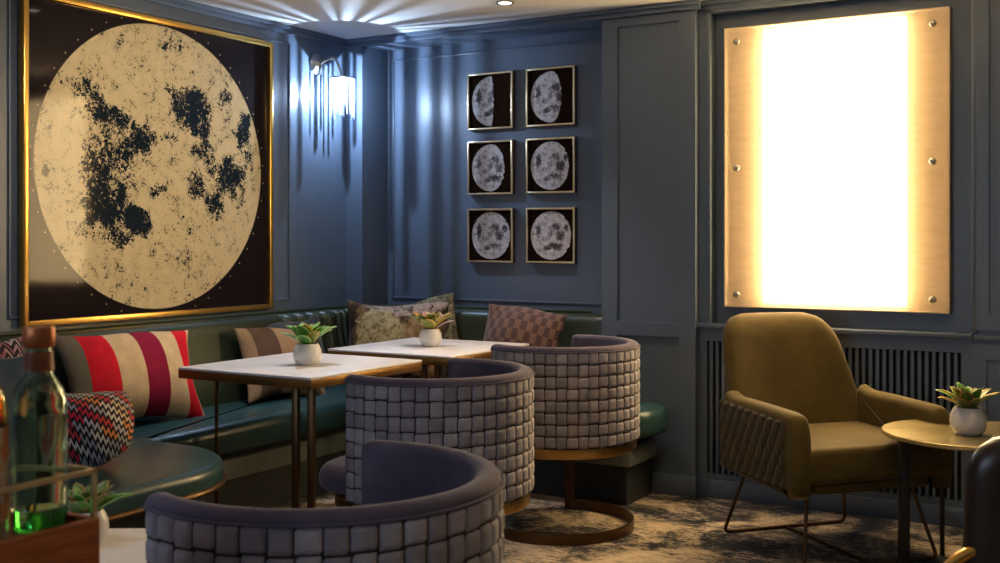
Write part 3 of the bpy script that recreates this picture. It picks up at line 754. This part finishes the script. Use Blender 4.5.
# ================================================================== CAFE TABLES
def cafe_table(label, cx, cy, w, d):
    t = thing('cafe_table', label, 'table', (cx, cy, 0), 0, 'square marble topped tables by the banquette')
    H_ = .73
    G().box(-w/2, w/2, -d/2, d/2, H_-.010, H_, .003).build('tabletop', M['tabletop'], t)
    G().box(-w/2+.001, w/2-.001, -d/2+.001, d/2-.001, H_-.045, H_-.0101, .002).build('table_edge', M['brass_dull'], t)
    for s in (-1, 1):
        G().box(-.017, .017, s*.034-.014, s*.034+.014, .03, H_-.045, .003, mat=Matrix.Rotation(-YAW*0-1.2, 4, 'Z')).build('leg', M['bronze'], t)
    G().slab(rrect(-.20, .20, -.20, .20, .02), 0.0, .012, .003).build('foot_plate', M['bronze'], t)
    G().box(-.08, .08, -.08, .08, .0121, .0305, .003).build('leg_socket', M['bronze'], t)
    G().box(-w/2+.045, -w/2+.057, -.208, -.196, 0, H_-.045, .002).build('support_rod', M['bronze'], t)
    return t
M['brass_dull'] = simple('warm_brass_edge', (0.25, 0.13, 0.04), 0.36, var=0.15, scale=15, bmp=0.02, metal=0.8)
cafe_table('square marble table with brass edge, nearer one, next to the brown striped cushion', -3.098, 3.620, .70, .735)
cafe_table('square marble table with brass edge, farther one, by the checked and floral cushions', -3.068, 4.525, .70, .72)

# ================================================================== TUB CHAIRS
def tub_chair():
    t = thing('tub_chair', '', 'chair', (0, 0, 0))
    Ro, ZT, ZB = .350, .81, .395
    A0, A1 = math.radians(-111), math.radians(109)      # 0 = back centre (+X)
    thk = .052
    # inner shell with rolled rim: closed profile swept round the back
    def prof(t_end):
        r0 = Ro-.006; rr = thk/2
        pr = [(r0-.004, ZB+.01), (r0-.004, ZT-.028)]
        pr += [(r0, ZT-.024)]
        for i in range(9):
            a = PI*i/8; pr.append((r0-rr+rr*math.cos(a)*1.0, ZT-.018+.018*math.sin(a)))
        pr += [(r0-thk, ZT-.09), (r0-thk+.002, .50), (r0-thk, ZB+.01)]
        return pr
    pr = prof(0)
    n = 60; path = []
    for i in range(n+1):
        a = A0+(A1-A0)*i/n; path.append((a, 1.0))
    vs = []; fs = []; k = len(pr); rings = []
    # ends taper to a rounded nose
    ext = [(-.050, 1.0)]
    seq = []
    for j in range(5): seq.append((A0-.085*math.sin(PI/2*(1-j/5.0)), .30+.70*math.sin(PI/2*j/5.0)))
    seq += path
    for j in range(4, -1, -1): seq.append((A1+.085*math.sin(PI/2*(1-j/5.0)), .30+.70*math.sin(PI/2*j/5.0)))
    rc = Ro-.006-thk/2
    for a, sc_ in seq:
        for r, z in pr:
            rr = rc+(r-rc)*sc_; zz = z if z < ZT-.09 else (ZT-.09)+(z-(ZT-.09))*(0.75+.25*sc_)
            vs.append((rr*math.cos(a), rr*math.sin(a), zz))
    for i in range(len(seq)-1):
        for j in range(k):
            j2 = (j+1) % k; fs.append([i*k+j, (i+1)*k+j, (i+1)*k+j2, i*k+j2])
    fs.append(list(range(k))); fs.append([(len(seq)-1)*k+j for j in range(k)][::-1])
    g = G(); g.add(vs, fs); g.build('backrest', M['mauve'], t, angle=60)
    # rim seam piping under the roll
    g = G(); g.tube([(( Ro-.001)*math.cos(A0+(A1-A0)*i/60), (Ro-.001)*math.sin(A0+(A1-A0)*i/60), ZT-.021) for i in range(61)], .003, 6); g.build('piping', M['mauve'], t)
    # woven outer panel: backing then interlaced straps
    g = G()
    def bk(u, v):
        a = A0+(A1-A0)*u; r = Ro-.007+(.0 if v < 1 else -.0)
        return (r*math.cos(a), r*math.sin(a), ZB+(ZT-.022-ZB)*v)
    g.grid(bk, 60, 2); pan = g.build('woven_backing', M['weavegap'], t)
    g = G(); nc = 29; nr = 8; rnd = random.Random(3)
    zt0, zt1 = ZB+.002, ZT-.022; ch = (zt1-zt0)/nr; ca = (A1-A0)/nc
    for i in range(nc):
        for j in range(nr):
            hor = (i+j) % 2 == 0
            au = .502 if hor else .447; av = .434 if hor else .505
            tone = rnd.uniform(.25, .8)+(.05 if hor else 0)
            jx = rnd.uniform(-.012, .012); jz = rnd.uniform(-.02, .02)
            c_a = A0+(i+.5+jx)*ca; c_z = zt0+(j+.5+jz)*ch
            def f(u, v, c_a=c_a, c_z=c_z, au=au, av=av, hor=hor):
                uu = (u-.5)*2; vv = (v-.5)*2
                h = (1-abs(uu)**9)*(1-abs(vv)**9)
                bend = (1-uu*uu if hor else 1-vv*vv)
                a = c_a+uu*au*ca; z = min(zt1, max(zt0-.001, c_z+vv*av*ch))
                r = Ro-.0075+.0052*h+.0018*bend*h
                return (r*math.cos(a), r*math.sin(a), z)
            g.grid(f, 8, 8, tone=tone)
    g.build('woven_panel', M['weave'], t, tone=True, angle=70)
    # seat cushion, pushing out at the front (-X)
    ol = []
    for i in range(48):
        a = 2*PI*i/48; cx_, sy_ = math.cos(a), math.sin(a)
        if cx_ > 0: r = .283; ol.append((r*cx_, r*sy_))
        else:
            e = 2/3.6; ol.append((-.350*abs(cx_)**e, .283*(abs(sy_)**e)*(1 if sy_ >= 0 else -1)))
    # widen the front beyond the arm tips
    ol = [(x, y*(1.0+.10*max(0, min(1, (-x-.15)/.15)))) for x, y in ol]
    G().slab(ol, .400, .490, .042, seg=6, rb=.03).build('seat_cushion', M['mauve'], t, angle=70)
    ol = [(x*.96, y*.96) for x, y in ol]
    G().slab([( .335*math.cos(2*PI*i/64), .335*math.sin(2*PI*i/64)) for i in range(64)], .352, .395, .004).build('base_band', M['brass'], t)
    g = G()
    for s in (-1, 1):
        a = s*math.radians(116); x, y = .318*math.cos(a), .318*math.sin(a)
        mt = Matrix.Translation((x, y, 0)) @ Matrix.Rotation(a, 4, 'Z')
        g = G(); g.box(-.006, .006, -.022, .022, .0, .352, .002, mat=mt); g.build('leg', M['bronze'], t)
    g = G()
    def rg_(u, v):
        a = math.radians(-116)+math.radians(232)*u
        q = [(.312, 0), (.324, 0), (.324, .045), (.312, .045)][int(round(v*4)) % 4]
        return (q[0]*math.cos(a), q[0]*math.sin(a), q[1])
    g.grid(rg_, 64, 4, cv=True); g.build('floor_ring', M['bronze'], t, angle=30)
    return t
ch0 = tub_chair()
spots = [((-2.262, 4.335, 0), math.radians(-7), 'grey woven velvet tub chair, farthest of three, its bronze floor ring in view'),
         ((-2.161, 3.200, 0), math.radians(0), 'round tub chair with woven grey velvet back, middle one, facing the nearer marble table'),
         ((-1.384, 1.671, 0), math.radians(0), 'round tub chair with woven grey velvet back, nearest one, cut off at the bottom edge')]
for i, (loc, rz, lab) in enumerate(spots):
    o = ch0 if i == 0 else copy_tree(ch0)
    o.location = loc; o.rotation_euler = (0, 0, rz); o['label'] = lab; o['group'] = 'woven velvet tub chairs'

# ================================================================== ARMCHAIR
ac = thing('armchair', 'mustard olive velvet armchair with quilted sides and thin metal sled legs', 'chair', (-1.176, 4.600, 0), 0)
lv = Vector((.66, .75, 0)).normalized(); fv = Vector((.75, -.66, 0)).normalized()
AM = Matrix(((lv.x, -fv.x*-1, 0, 0), (lv.y, fv.y, 0, 0), (0, 0, 1, 0), (0, 0, 0, 1)))   # local (a, b, z) -> world offset
AM = Matrix(((lv.x, fv.x, 0, 0), (lv.y, fv.y, 0, 0), (0, 0, 1, 0), (0, 0, 0, 1)))
def superpad(g, fn_center, wfn, tfn, n=28, mseg=24, mat=None, power=3.0): pass
# back: padded shell, tapered and rounded at the top, leaning backwards
def backpt(u, v):
    # v 0..1 up; u 0..1 around a closed superellipse section
    z = .30+.625*v
    lean = -.235-.165*v-.02*v*v
    w = .335-.070*max(0, v-.2)/.8
    cap = 1.0
    if v > .72:
        q = (v-.72)/.28; cap = math.sqrt(max(0.0, 1-q**3.0)); w = .155+(w-.155)*cap
    tk = .062 if v < .85 else .062*(.35+.65*math.sqrt(max(0, 1-((v-.85)/.15)**2)))
    a = 2*PI*u; c_, s_ = math.cos(a), math.sin(a)
    x = w*abs(c_)**.42*(1 if c_ >= 0 else -1); y = tk*abs(s_)**.75*(1 if s_ >= 0 else -1)
    wrap = .10*(abs(x)/.32)**2.4           # wings curl forwards
    return (x, lean+y+wrap*(1-.35*v), z)
g = G(); g.grid(backpt, 64, 40, cu=True, mat=AM)
nvv = 41
g.f.append([k*nvv for k in range(64)]); g.uv.append(None); g.f.append([k*nvv+40 for k in range(64)][::-1]); g.uv.append(None)
g.build('backrest', M['mustard'], ac, angle=80)
# arms
def arm(sgn):
    out = []
    # side profile in (b, z)
    pts = [(-.21, .30), (.295, .285), (.335, .305), (.350, .36), (.345, .50), (.325, .575), (.29, .598), (.20, .603), (0, .608), (-.12, .608), (-.20, .600)]
    # smooth
    from mathutils import geometry
    prof = []
    n = len(pts)
    def catm(p0, p1, p2, p3, t): return .5*((2*p1)+(-p0+p2)*t+(2*p0-5*p1+4*p2-p3)*t*t+(-p0+3*p1-3*p2+p3)*t*t*t)
    for i in range(n):
        p = [pts[(i+k-1) % n] for k in range(4)]
        if i in (0, n-1): prof.append(pts[i]); continue
        for k in range(3):
            t = k/3; prof.append((catm(p[0][0], p[1][0], p[2][0], p[3][0], t), catm(p[0][1], p[1][1], p[2][1], p[3][1], t)))
    a0, a1 = (sgn*.285, sgn*.372) if sgn < 0 else (.275, .350)
    lo_, hi = min(a0, a1), max(a0, a1)
    g = G()
    mt = AM @ Matrix(((0, 0, 1, 0), (1, 0, 0, 0), (0, 1, 0, 0), (0, 0, 0, 1)))
    g.slab(prof, lo_, hi, .032, seg=5, rb=.032, mat=mt)
    o = g.build('arm', M['mustard'], ac, angle=60)
    # quilted diamond panel on the outside
    g = G(); b0, b1, z0, z1 = -.20, .285, .315, .570
    xo = -.3725 if sgn < 0 else .3505
    def q(u, v):
        b_ = b0+(b1-b0)*u; zt = z1+.02*(1-u); z = z0+(zt-z0)*v
        p = (b_-b0)/.028; r = (z-z0)/.052
        d1 = abs(math.sin(PI*(p+r)/2)); d2 = abs(math.sin(PI*(p-r)/2))
        h = (d1*d2)**.5*.013
        e = min(u, 1-u, v*.6, (1-v)*.6); h = h*min(1, e/.02)+.001
        return (xo+sgn*h, b_, z)
    g.grid(q, 96, 60, mat=AM, flip=sgn > 0); g.build('quilted_panel', M['quilt'], o, angle=80)
    return o
M['quilt'] = velvet('quilted_olive_velvet', (0.050, 0.038, 0.019), (0.075, 0.056, 0.027), 6, .2)
arm(-1); arm(1)
# seat
def seatpt(u, v): pass
ol = rrect(-.318, .306, -.20, .350, .03, 6, (.03, .03, .02, .02))
G().slab(subd(ol, .08), .335, .470, .028, seg=6, rb=.028, mat=AM).build('seat_cushion', M['mustard'], ac, angle=70)
G().slab(rrect(-.27, .27, -.26, .31, .04), .29, .334, .012, mat=AM).build('seat_base', M['mustard'], ac, angle=50)
# metal legs: sled frame
g = G()
def rodp(pts, r=.0075):
    # round the bends
    P = [Vector(p) for p in pts]; out = [P[0]]
    for i in range(1, len(P)-1):
        a = (P[i-1]-P[i]).normalized(); b_ = (P[i+1]-P[i]).normalized(); q = .03
        for k in range(6):
            t = k/5; out.append((P[i]+a*q)*(1-t)**2+P[i]*2*t*(1-t)+(P[i]+b_*q)*t*t)
    out.append(P[-1]); return out
rz_ = .008
for b0, bt in ((-.30, -.22), (.30, .22)):
    g = G(); g.tube(rodp([(-.235, bt, .292), (-.30, b0, rz_), (.30, b0, rz_), (.235, bt, .292)]), .0075, 10, mat=AM); g.build('leg_frame', M['bronze'], ac)
g = G(); g.tube([(0, -.30, rz_), (0, .30, rz_)], .0075, 10, mat=AM); g.build('stretcher', M['bronze'], ac)

# ================================================================== ROUND SIDE TABLE
RD_, RRr, RZ = 4.15, .315, .535
rp = cr(RD_, (971-500)/FPX*RD_)
rt = thing('round_side_table', 'round side table with a glossy brass top and flat dark legs', 'table', rp, YAW)
M['brasstop'] = simple('polished_brass_top', (0.60, 0.48, 0.22), 0.24, var=0.25, scale=7, bmp=0.02, metal=0.75)
G().lathe([(0, RZ-.018), (RRr-.004, RZ-.018), (RRr, RZ-.014), (RRr, RZ-.003), (RRr-.003, RZ), (0, RZ)], n=72).build('tabletop', M['brasstop'], rt, angle=30)
for k, (R_, D_) in enumerate(((-.262, -.035), (.0, .27), (.262, -.035))):
    a = math.atan2(D_, R_); mt = Matrix.Translation((R_, D_, 0)) @ Matrix.Rotation(a, 4, 'Z')
    G().box(-.006 if k else -.016, .006 if k else .016, -.016 if k != 1 else -.008, .016 if k != 1 else .008, 0, RZ-.018, .002, mat=mt).build('leg', M['black'], rt)

# ================================================================== POTTED PLANTS
def plant(label, loc, pr, leafs, nleaf, size, seed, pot_h=.075, band=True):
    t = thing('potted_plant', label, 'plant', loc, 0, 'small rosette plants in white pots')
    s = pr/.046; h = pot_h
    prof = [(0, 0), (.026*s, 0), (.034*s, .004), (.0445*s, .020*h/.075), (.047*s, .036*h/.075), (.0455*s, .052*h/.075), (.040*s, .066*h/.075), (.035*s, h), (.031*s, h), (.034*s, h-.012), (0, h-.014)]
    G().lathe(prof, n=40).build('pot', M['pot'], t, angle=50)
    G().lathe([(0, h-.008), (.032*s, h-.008), (.033*s, h-.0135), (0, h-.0138)], n=24).build('soil', M['soil'], t)
    rnd = random.Random(seed)
    groups = {}
    for i in range(nleaf):
        mk = leafs[i % len(leafs)]
        g = groups.setdefault(mk, G())
        ring = i/nleaf
        az = i*2.39996+rnd.uniform(-.2, .2); el = 1.45-.85*ring+rnd.uniform(-.12, .12)
        Lf = size*(.70+.5*ring)*rnd.uniform(.85, 1.12); wd = Lf*rnd.uniform(.38, .48)
        ca, sa = math.cos(az), math.sin(az)
        def f(u, v, ca=ca, sa=sa, el=el, Lf=Lf, wd=wd):
            vv = v*Lf; e2 = el-.35*v*v
            r = .006+vv*math.cos((el+e2)/2); z = h-.012+vv*math.sin((el+e2)/2)
            w = wd*(math.sin(PI*min(1, v*.96+.02)**.75))**.8*.5+.001
            x = (u-.5)*2*w; z += abs(u-.5)*2*w*.35
            return (ca*r-sa*x, sa*r+ca*x, z)
        g.grid(f, 6, 9)
    for k, (mk, g) in enumerate(groups.items()):
        o = g.build('foliage', M[mk], t, angle=80)
        md = o.modifiers.new('thick', 'SOLIDIFY'); md.thickness = .0016
    return t
plant('bright green rosette plant in a white pot on the nearer marble table', (-3.052, 3.590, .73), .058, ['leaf', 'leaf', 'leafy', 'leaf'], 34, .118, 1, .088)
def atd(px, D): u = (px-500)/FPX; return cr(D, u*D)
p2 = atd(430.5, 5.45)
plant('orange and green succulent in a white pot on the farther marble table', (p2[0], p2[1], .73), .054, ['leaf', 'leafy', 'leafo', 'leafr', 'leafp'], 32, .122, 2, .085)
p3 = atd(968.5, 4.10)
plant('green succulent with red-tinged leaves in a white pot on the round brass table', (p3[0], p3[1], RZ), .064, ['leafr', 'leafy', 'leaf', 'leafr'], 34, .112, 3, .100)
TZ3 = .64
p4 = atd(86, 2.24)
plant('small green plant in a white pot on the low table behind the bottle crate', (p4[0], p4[1], TZ3), .043, ['leaf', 'leafr'], 26, .075, 4, .068)

# ================================================================== CUSHIONS
def cushion(name_label, mat, center, w, h, t, az, tilt, roll=0, group='cushions on the benches', piping=None, pinch=.07, seed=0, rnd_=0.0):
    """local: X width, Z height, Y thickness; az turns it about Z, tilt leans it back"""
    g = G(); rnd = random.Random(seed); n = 34
    wr = [(rnd.uniform(-1, 1), rnd.uniform(-1, 1), rnd.uniform(0, 6)) for _ in range(4)]
    def side(sg):
        def f(u, v):
            a = 2*u-1; b = 2*v-1
            # even parameter spacing towards the edges
            a = math.sin(a*PI/2)*.25+a*.75; b = math.sin(b*PI/2)*.25+b*.75
            px_ = a*(1-pinch*(1-b*b)*a*a); pz_ = b*(1-pinch*(1-a*a)*b*b)
            if rnd_: px_ = px_*(1-rnd_)+rnd_*a*math.sqrt(1-b*b/2); pz_ = pz_*(1-rnd_)+rnd_*b*math.sqrt(1-a*a/2)
            prof_ = max(0, (1-a**4))**.62*max(0, (1-b**4))**.62
            c_ = .55+.45*math.cos(a*PI/2)*math.cos(b*PI/2)
            y = t/2*prof_*c_
            y += .006*prof_*math.sin(a*7+wr[0][2]+b*3)*(abs(a)+abs(b))*.5
            x = px_*w/2; z = pz_*h/2
            z += .012*math.sin(a*3+seed)
            return (x, sg*y, z+h/2)
        return f
    mt = None
    g.grid(side(-1), n, n); g.grid(side(1), n, n, flip=True)
    o = g.build('cushion', mat, None, angle=80)
    bm = bmesh.new(); bm.from_mesh(o.data); bmesh.ops.remove_doubles(bm, verts=bm.verts, dist=.0005); bm.to_mesh(o.data); bm.free()
    o.name = 'cushion'
    o.rotation_euler = (Matrix.Rotation(az, 4, 'Z') @ Matrix.Rotation(tilt, 4, 'X') @ Matrix.Rotation(roll, 4, 'Y')).to_euler()
    o.location = center
    tag(o, name_label, 'cushion', group)
    return o
M['slate'] = velvet('slate_blue_velvet', (0.03, 0.05, 0.08), (0.05, 0.08, 0.12))
M['charcoal'] = velvet('charcoal_velvet', (0.03, 0.03, 0.033), (0.05, 0.05, 0.055))
cushion('long red, beige and burgundy striped cushion leaning on the left bench back', M['stripe'], (-3.735, 3.325, SZ+.0), .74, .43, .19, math.radians(90), math.radians(-20), math.radians(3), seed=1, pinch=.12)
cushion('brown and tan striped cushion behind the nearer marble table', M['brownstripe'], (-3.735, 4.255, SZ), .54, .38, .16, math.radians(86), math.radians(-20), math.radians(4), seed=2, pinch=.10)
cushion('dark plain cushion peeking out above the brown striped cushion', M['charcoal'], (-3.83, 4.50, SZ), .40, .385, .11, math.radians(88), math.radians(-10), math.radians(-6), seed=3)
cushion('plump rounded multicolour zigzag knit cushion on the teal bench', M['zigzag'], (-3.100, 2.500, pz+.035), .35, .27, .27, math.radians(38), math.radians(-38), math.radians(-8), pinch=.03, seed=4, rnd_=.55)
cushion('pink and black zigzag cushion at the far left edge behind the bottle', M['zigzag2'], (-3.78, 2.62, pz), .46, .40, .14, math.radians(90), math.radians(-14), 0, seed=5)
cushion('slate blue velvet cushion at the left frame edge in front of the pink zigzag one', M['slate'], (-3.56, 2.50, pz+.02), .34, .36, .12, math.radians(80), math.radians(-14), 0, seed=9)
cushion('floral velvet cushion with tan blooms in the banquette corner', M['floral'], (-3.60, 4.96, SZ), .58, .47, .16, math.radians(34), math.radians(-16), math.radians(2), seed=6, pinch=.10)
cushion('dark patterned cushion with a raised corner behind the orange succulent', M['floral2'], (-3.50, 5.17, SZ), .44, .47, .11, math.radians(6), math.radians(-8), math.radians(-14), seed=7)
cushion('brown checked velvet cushion on the alcove bench', M['check'], (-2.94, 5.07, SZ), .50, .455, .15, math.radians(-3), math.radians(-15), math.radians(5), seed=8)

# ================================================================== FOREGROUND LEFT: low table, counter, crate, bottles
lt = thing('low_table', 'low table with a pale top at the lower left behind the bottle crate', 'table', cr(2.082, -0.965), YAW)
G().box(-.30, .30, -.282, .282, TZ3-.012, TZ3, .003).build('tabletop', M['tabletop'], lt)
G().box(-.299, .299, -.281, .281, TZ3-.045, TZ3-.0121, .003).build('table_edge', M['brass_dull'], lt)
for s in (-1, 1):
    for q in (-1, 1): G().box(s*.13-.015, s*.13+.015, q*.13-.015, q*.13+.015, 0, TZ3-.045, .003).build('leg', M['bronze'], lt)
ct = thing('side_counter', 'dark side counter under the bottle crate at the lower left', 'counter', cr(1.42, -.76), YAW)
G().box(-.33, .33, -.27, .27, .70, .73, .004).build('countertop', M['walnut'], ct)
for s in (-1, 1):
    for q in (-1, 1): G().box(s*.30-.02, s*.30+.02, q*.24-.02, q*.24+.02, 0, .70, .003).build('leg', M['walnut'], ct)
CX, CY = -1.266, 1.052     # far right corner of the crate
cr8 = thing('bottle_crate', 'reddish wooden bottle crate with a thin brass rail at the lower left', 'crate', (CX-.11, CY-.19, .73))
hx, hy = .11, .19
g = G()
g.box(hx-.012, hx, -hy, hy, 0, .135, .002); g.box(-hx, -hx+.012, -hy, hy, 0, .135, .002); g.box(-hx+.012, hx-.012, hy-.012, hy, 0, .135, .002); g.box(-hx+.012, hx-.012, -hy, -hy+.012, 0, .135, .002); g.box(-hx+.012, hx-.012, -hy+.012, hy-.012, .095, .124, .001)
g.build('box', M['wood'], cr8, smooth=False)
g = G(); g.box(hx-.001, hx+.0015, -.03-.045, -.03+.045, .045, .070, .001); g.build('handle_slot', M['black'], cr8)
zr = .200
def barr(g, p, q, w=.0035):
    x0, x1 = sorted((p[0], q[0])); y0, y1 = sorted((p[1], q[1])); z0, z1 = sorted((p[2], q[2]))
    g.box(x0-w, x1+w, y0-w, y1+w, z0-w, z1+w, .001)
g = G(); e = .006
for x, y in ((hx-e, hy-e), (-hx+e, hy-e), (hx-e, -hy+e), (-hx+e, -hy+e)): barr(g, (x, y, .134), (x, y, zr))
barr(g, (hx-e, -hy+e, zr), (hx-e, hy-e, zr)); barr(g, (-hx+e, -hy+e, zr), (-hx+e, hy-e, zr)); barr(g, (-hx+e, hy-e, zr), (hx-e, hy-e, zr)); barr(g, (-hx+e, -hy+e, zr), (hx-e, -hy+e, zr))
g.build('rail', M['palegold'], cr8)
def bottle(label, loc, glassm, basem, capm, neckm, R0, body, Hh, lab=None):
    t = thing('glass_bottle', label, 'bottle', loc, 0, 'bottles in the wooden crate')
    hb = body
    prof = [(0, 0), (R0*.92, 0), (R0, .006), (R0, hb), (R0*.97, hb+.013), (R0*.86, hb+.027), (R0*.68, hb+.038), (R0*.54, hb+.045), (R0*.48, hb+.053), (R0*.46, Hh-.03), (R0*.46, Hh-.024),
            (R0*.38, Hh-.024), (R0*.38, hb+.052), (R0*.60, hb+.036), (R0*.88, hb+.012), (R0*.92, hb-.01), (R0*.92, .032), (0, .032)]
    G().lathe(prof, n=48).build('glass_body', glassm, t, angle=60)
    G().lathe([(0, .001), (R0*.90, .001), (R0*.985, .007), (R0*.985, .030), (0, .030)], n=40).build('glass_base', basem, t) if basem else None
    G().lathe([(R0*.465, hb+.054), (R0*.53, hb+.052), (R0*.50, Hh-.034), (R0*.465, Hh-.034)], n=32).build('neck_sleeve', neckm, t)
    G().lathe([(0, Hh), (R0*.54, Hh), (R0*.57, Hh-.003), (R0*.57, Hh-.026), (R0*.53, Hh-.029), (0, Hh-.029)][::-1], n=40).build('cap', capm, t, angle=30)
    if lab:
        g = G(); g.grid(lambda u, v: ((R0+.0008)*math.cos(2*PI*u), (R0+.0008)*math.sin(2*PI*u), .03+(hb-.05)*v), 40, 2, cu=True); g.build('label', lab, t)
    return t
bz = .855
b1 = atd(39, 1.53)
bottle('clear green bottle with copper cap standing in the crate', (b1[0], b1[1], bz), M['greenglass'], M['basegreen'], M['copper'], M['neckfoil'], .0370, .164, .276)
b2 = atd(-9, 1.47)
bottle('amber labelled bottle at the left frame edge in the crate', (b2[0]-.00, b2[1]-.02, bz), M['amberglass'], None, M['copper'], M['neckfoil'], .0370, .172, .270, M['label'])

# ================================================================== FOREGROUND RIGHT: leather chair
lc = thing('leather_chair', 'dark brown leather chair with brass arm cut off by the right frame edge', 'chair', cr(2.32, 1.128), YAW-.04)
def lback(u, v):
    z = .44+.455*v; w = .25-.01*v
    if v > .8: q = (v-.8)/.2; w = .12+(w-.12)*math.sqrt(max(0, 1-q**2.4))
    tk = .045*(1 if v < .85 else .3+.7*math.sqrt(max(0, 1-((v-.85)/.15)**2)))
    a = 2*PI*u; c_, s_ = math.cos(a), math.sin(a)
    x = w*abs(c_)**.5*(1 if c_ >= 0 else -1); y = tk*abs(s_)**.8*(1 if s_ >= 0 else -1)
    return (x, -.22-.03*v+y+.25*x*x, z)
g = G(); g.grid(lback, 48, 26, cu=True); g.f.append([k*27 for k in range(48)]); g.uv.append(None); g.f.append([k*27+26 for k in range(48)][::-1]); g.uv.append(None)
g.build('backrest', M['brownleather'], lc, angle=80)
G().slab(rrect(-.24, .24, -.20, .25, .06), .38, .47, .035).build('seat', M['brownleather'], lc, angle=60)
for s in (-1, 1):
    g = G(); g.tube(rodp([(s*.215, -.235, .675), (s*.275, -.235, .645), (s*.33, -.235, .55), (s*.33, -.235, .012), (s*.33, .22, .012), (s*.30, .22, .40), (s*.20, .16, .40)]), .011, 10); g.build('leg_frame', M['gold'], lc)
g = G(); g.tube([(-.30, .18, .372), (.30, .18, .372)], .009, 8); g.build('seat_frame', M['gold'], lc)
